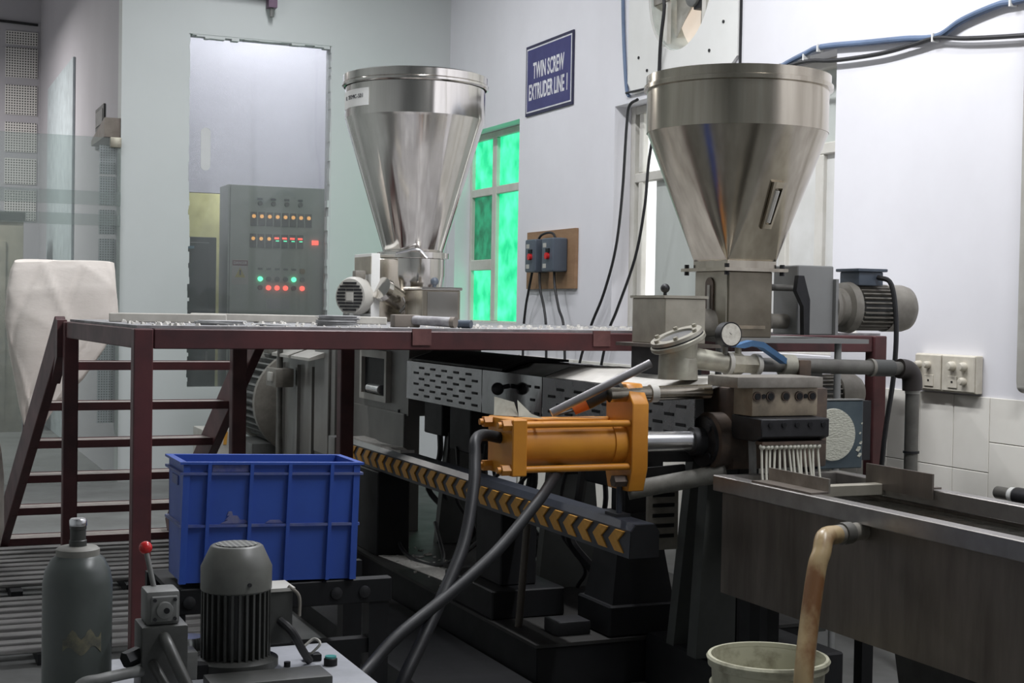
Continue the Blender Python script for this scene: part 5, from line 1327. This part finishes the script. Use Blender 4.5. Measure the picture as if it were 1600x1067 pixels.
part('run', B().cyl((4.90, 5.43, 0.757), (4.90, 3.0, 0.757), 0.030, n=18), M_pipe, wp)
part('coupling', B().cyl((4.90, 5.30, 0.757), (4.90, 5.0, 0.757), 0.040, n=18), M_iron, wp)
part('white_joint', B().cyl((4.90, 5.335, 0.757), (4.90, 5.31, 0.757), 0.036, n=18), M_white, wp)
part('wall_clip', B().box(4.90, 5.0, 4.6, 4.64, 0.74, 0.775), M_iron, wp)

# cables on the right wall
cbx = 4.985
single('blue_cable', B().tube([(cbx, 9.60, ZC - 0.02), (cbx, 9.58, 4.4), (cbx, 9.567, 3.89), (cbx, 9.53, 3.5), (cbx, 9.48, 3.22), (cbx, 9.44, 3.165)], 0.013, 8), M_bluecable, 'thin blue cable dropping down the wall left of the cream board', 'cable', (cbx, 9.44, 3.165))
single('black_cable', B().tube([(4.97, 9.46, 3.19), (4.97, 9.25, 3.185), (4.97, 8.9, 3.18)], 0.008, 8), M_cable, 'short thin black cable along the top edge of the wide window', 'cable', (4.97, 9.2, 3.18))
single('black_cable', B().tube([(4.97, 9.28, 3.12), (4.97, 9.40, 3.09), (4.97, 9.44, 2.95), (4.97, 9.49, 2.45), (4.96, 9.56, 2.05), (4.95, 9.72, 1.72), (4.95, 9.92, 1.48), (4.95, 10.1, 1.2), (4.95, 10.2, 0.9)], 0.011, 8), M_cable, 'black cable hanging down left of the wide window frame', 'cable', (4.95, 10.2, 0.9))
single('black_cable', B().tube([(4.97, 8.95, 3.1), (4.97, 9.09, 2.67), (4.97, 9.14, 2.35), (4.97, 9.27, 1.98), (4.95, 9.50, 1.60), (4.95, 9.62, 1.45), (4.95, 9.75, 1.15), (4.95, 9.8, 0.9)], 0.011, 8), M_cable, 'black cable hanging across the wide window pane beside the right hopper', 'cable', (4.95, 9.8, 0.9))
single('black_cable', B().tube([(4.93, 8.86, ZC - 0.02), (4.93, 8.85, 3.95), (4.93, 8.84, 3.70), (4.94, 8.90, 3.48), (4.96, 8.95, 3.28), (4.96, 8.97, 3.0)], 0.013, 8), M_cable, 'black cable hanging in front of the exhaust fan', 'cable', (4.96, 8.97, 3.0))
single('blue_cable', B().tube([(4.97, 7.75, 3.02), (4.97, 7.45, 3.09), (4.97, 7.20, 3.13), (4.975, 7.04, 3.145), (4.975, 6.6, 3.10), (4.975, 6.3, 3.07), (4.975, 6.04, 3.04), (4.975, 5.85, 3.09), (4.975, 5.6, 3.12), (4.975, 5.45, 3.115), (4.975, 4.8, 3.10)], 0.017, 10), M_bluecable, 'bundled blue cable running along the right wall above the wide window', 'cable', (4.975, 6.3, 3.02))
single('black_cable', B().tube([(4.96, 7.75, 3.0), (4.96, 7.45, 3.07), (4.96, 7.17, 3.08), (4.965, 6.9, 3.045), (4.965, 6.5, 3.02), (4.965, 6.2, 3.025), (4.965, 6.03, 3.03), (4.965, 5.8, 2.99), (4.965, 5.45, 2.945), (4.965, 4.8, 2.87)], 0.012, 10), M_cable, 'black cable sagging below the blue cable on the right wall', 'cable', (4.965, 6.3, 2.9))
for k, (y, z) in enumerate(((7.06, 3.14), (7.20, 3.105), (6.05, 3.035), (5.49, 3.115))):
    single('cable_tie', B().box(4.952, 4.997, y - 0.006, y + 0.006, z - 0.022, z + 0.022), M_white, ['first', 'second', 'third', 'fourth'][k] + ' white cable tie from the hopper along the blue wall cable', 'cable tie', (4.997, y, z - 0.035), 'cable ties on the right wall')

# vacuum pump motor behind the die, under the platform end
vm = thing('pump_motor', 'grey finned pump motor below the right end of the platform', 'motor', (4.40, 6.08, 0))
part('body', B().lathe([(0.078, 0), (0.078, 0.26)], (4.15, 6.08, 1.20), (1, 0, 0), 32), M_motdark, vm)
for k in range(24):
    a = 2 * PI * k / 24
    ca, sa = math.cos(a), math.sin(a)
    part('fin', B().bar((4.17, 6.08 + 0.084 * ca, 1.20 + 0.084 * sa), (4.40, 6.08 + 0.084 * ca, 1.20 + 0.084 * sa), 0.006, 0.02, (0, ca, sa)), M_oldmotor, vm)
part('fan_cover', B().lathe([(0.097, 0), (0.097, 0.11), (0.08, 0.14), (0.02, 0.145)], (4.41, 6.08, 1.20), (1, 0, 0), 32), M_oldmotor, vm)
part('terminal_box', B().box(4.18, 4.30, 6.02, 6.14, 1.28, 1.36).bevel(0.008), M_motdark, vm)
part('stand', B().box(4.25, 4.36, 6.03, 6.13, 0, 1.125), M_motdark, vm)

# ================================================================== CONTROL CABINET behind the glass
CY = 13.55
cc = thing('control_cabinet', 'grey green control cabinet with rows of amber, red and green lamps', 'cabinet', (3.43, 13.72, 0))
part('body', B().box(2.94, 3.98, CY, 13.93, 0, 2.715).bevel(0.008), M_cab, cc)
def cbox(nm, x, z, w_, h, m_, d=0.012, parent=cc):
    return part(nm, B().box(x - w_ / 2, x + w_ / 2, CY - d, CY, z - h / 2, z + h / 2), m_, parent)
def clamp_(nm, x, z, r, m_, parent=cc, d=0.02):
    return part(nm, B().cyl((x, CY - d, z), (x, CY, z), r, n=16), m_, parent)
for i in range(8):
    x = 3.183 + i * 0.076
    md = cbox('temperature_module', x, 2.40, 0.060, 0.13, M_module)
    part('lamp', B().cyl((x, CY - 0.02, 2.425), (x, CY - 0.012, 2.425), 0.018, n=14), M_amber, md)
for i in range(7):
    x = 3.179 + i * 0.076
    md = cbox('temperature_module', x, 2.195, 0.060, 0.13, M_module)
    if i < 3:
        part('lamp', B().cyl((x, CY - 0.02, 2.215), (x, CY - 0.012, 2.215), 0.017, n=14), M_amber, md)
    else:
        part('red_digits', B().box(x - 0.024, x + 0.02, CY - 0.015, CY - 0.012, 2.215, 2.232), M_ledred, md)
        part('green_digits', B().box(x - 0.01, x + 0.02, CY - 0.015, CY - 0.012, 2.195, 2.202), M_ledgreen, md)
cbox('red_display', 3.782, 2.193, 0.06, 0.042, M_ledred, 0.015)
for x in (3.242, 3.37, 3.50, 3.632):
    cbox('nameplate', x, 2.59, 0.05, 0.02, M_module, 0.006)
    clamp_('selector_switch', x, 2.548, 0.022, M_motgrey)
for i, x in enumerate((3.252, 3.333, 3.415, 3.497, 3.577, 3.660)):
    cbox('nameplate', x, 1.93, 0.045, 0.02, M_module, 0.006)
    clamp_('green_button', x, 1.835, 0.023, M_ledgreen if i in (0, 4) else M_module)
    clamp_('red_button', x, 1.752, 0.023, M_darkred if i in (0, 4) else M_ledred)
clamp_('emergency_stop', 3.660, 1.915, 0.026, mat('dark_amber', (0.25, 0.16, 0.04), 0.5))
wl = cbox('warning_label', 3.060, 1.895, 0.155, 0.235, M_lgrey, 0.004)
part('danger_band', B().box(2.988, 3.132, CY - 0.007, CY - 0.004, 1.955, 2.005), M_darkred, wl)
part('triangle', B().prism([(3.012, 1.845), (3.108, 1.845), (3.06, 1.94)], 'y', CY - 0.007, CY - 0.004), M_yellow, wl)
part('bolt_mark', B().prism([(3.055, 1.865), (3.066, 1.865), (3.068, 1.915), (3.052, 1.915)], 'y', CY - 0.009, CY - 0.007), M_black_text, wl)
text_part('lettering', 'DANGER', M_text, wl, frame_M((3.06, CY - 0.0085, 1.98), (1, 0, 0), (0, 0, 1)), 0.04, xs=0.8)
cbox('plate', 3.43, 1.60, 0.22, 0.10, mat('cabinet_plate', (0.42, 0.43, 0.43), 0.5), 0.004)
part('door_seam', B().box(2.955, 2.962, CY - 0.003, CY, 0.05, 2.70), M_module, cc)
dc = thing('drive_cabinet', 'dark drive cabinet standing in the doorway left of the control cabinet', 'cabinet', (2.68, 13.7, 0))
part('body', B().box(2.50, 2.83, 13.52, 13.86, 0, 2.21).bevel(0.008), M_darkcab, dc)
part('door', B().box(2.52, 2.76, 13.508, 13.52, 0.1, 2.16).bevel(0.004, 1), M_darkcab, dc)
part('name_strip', B().box(2.545, 2.62, 13.503, 13.508, 2.10, 2.125), mat('pale_blue_strip', (0.12, 0.25, 0.35), 0.5), dc)
part('handle', B().box(2.735, 2.75, 13.495, 13.508, 1.0, 1.15), M_motgrey, dc)
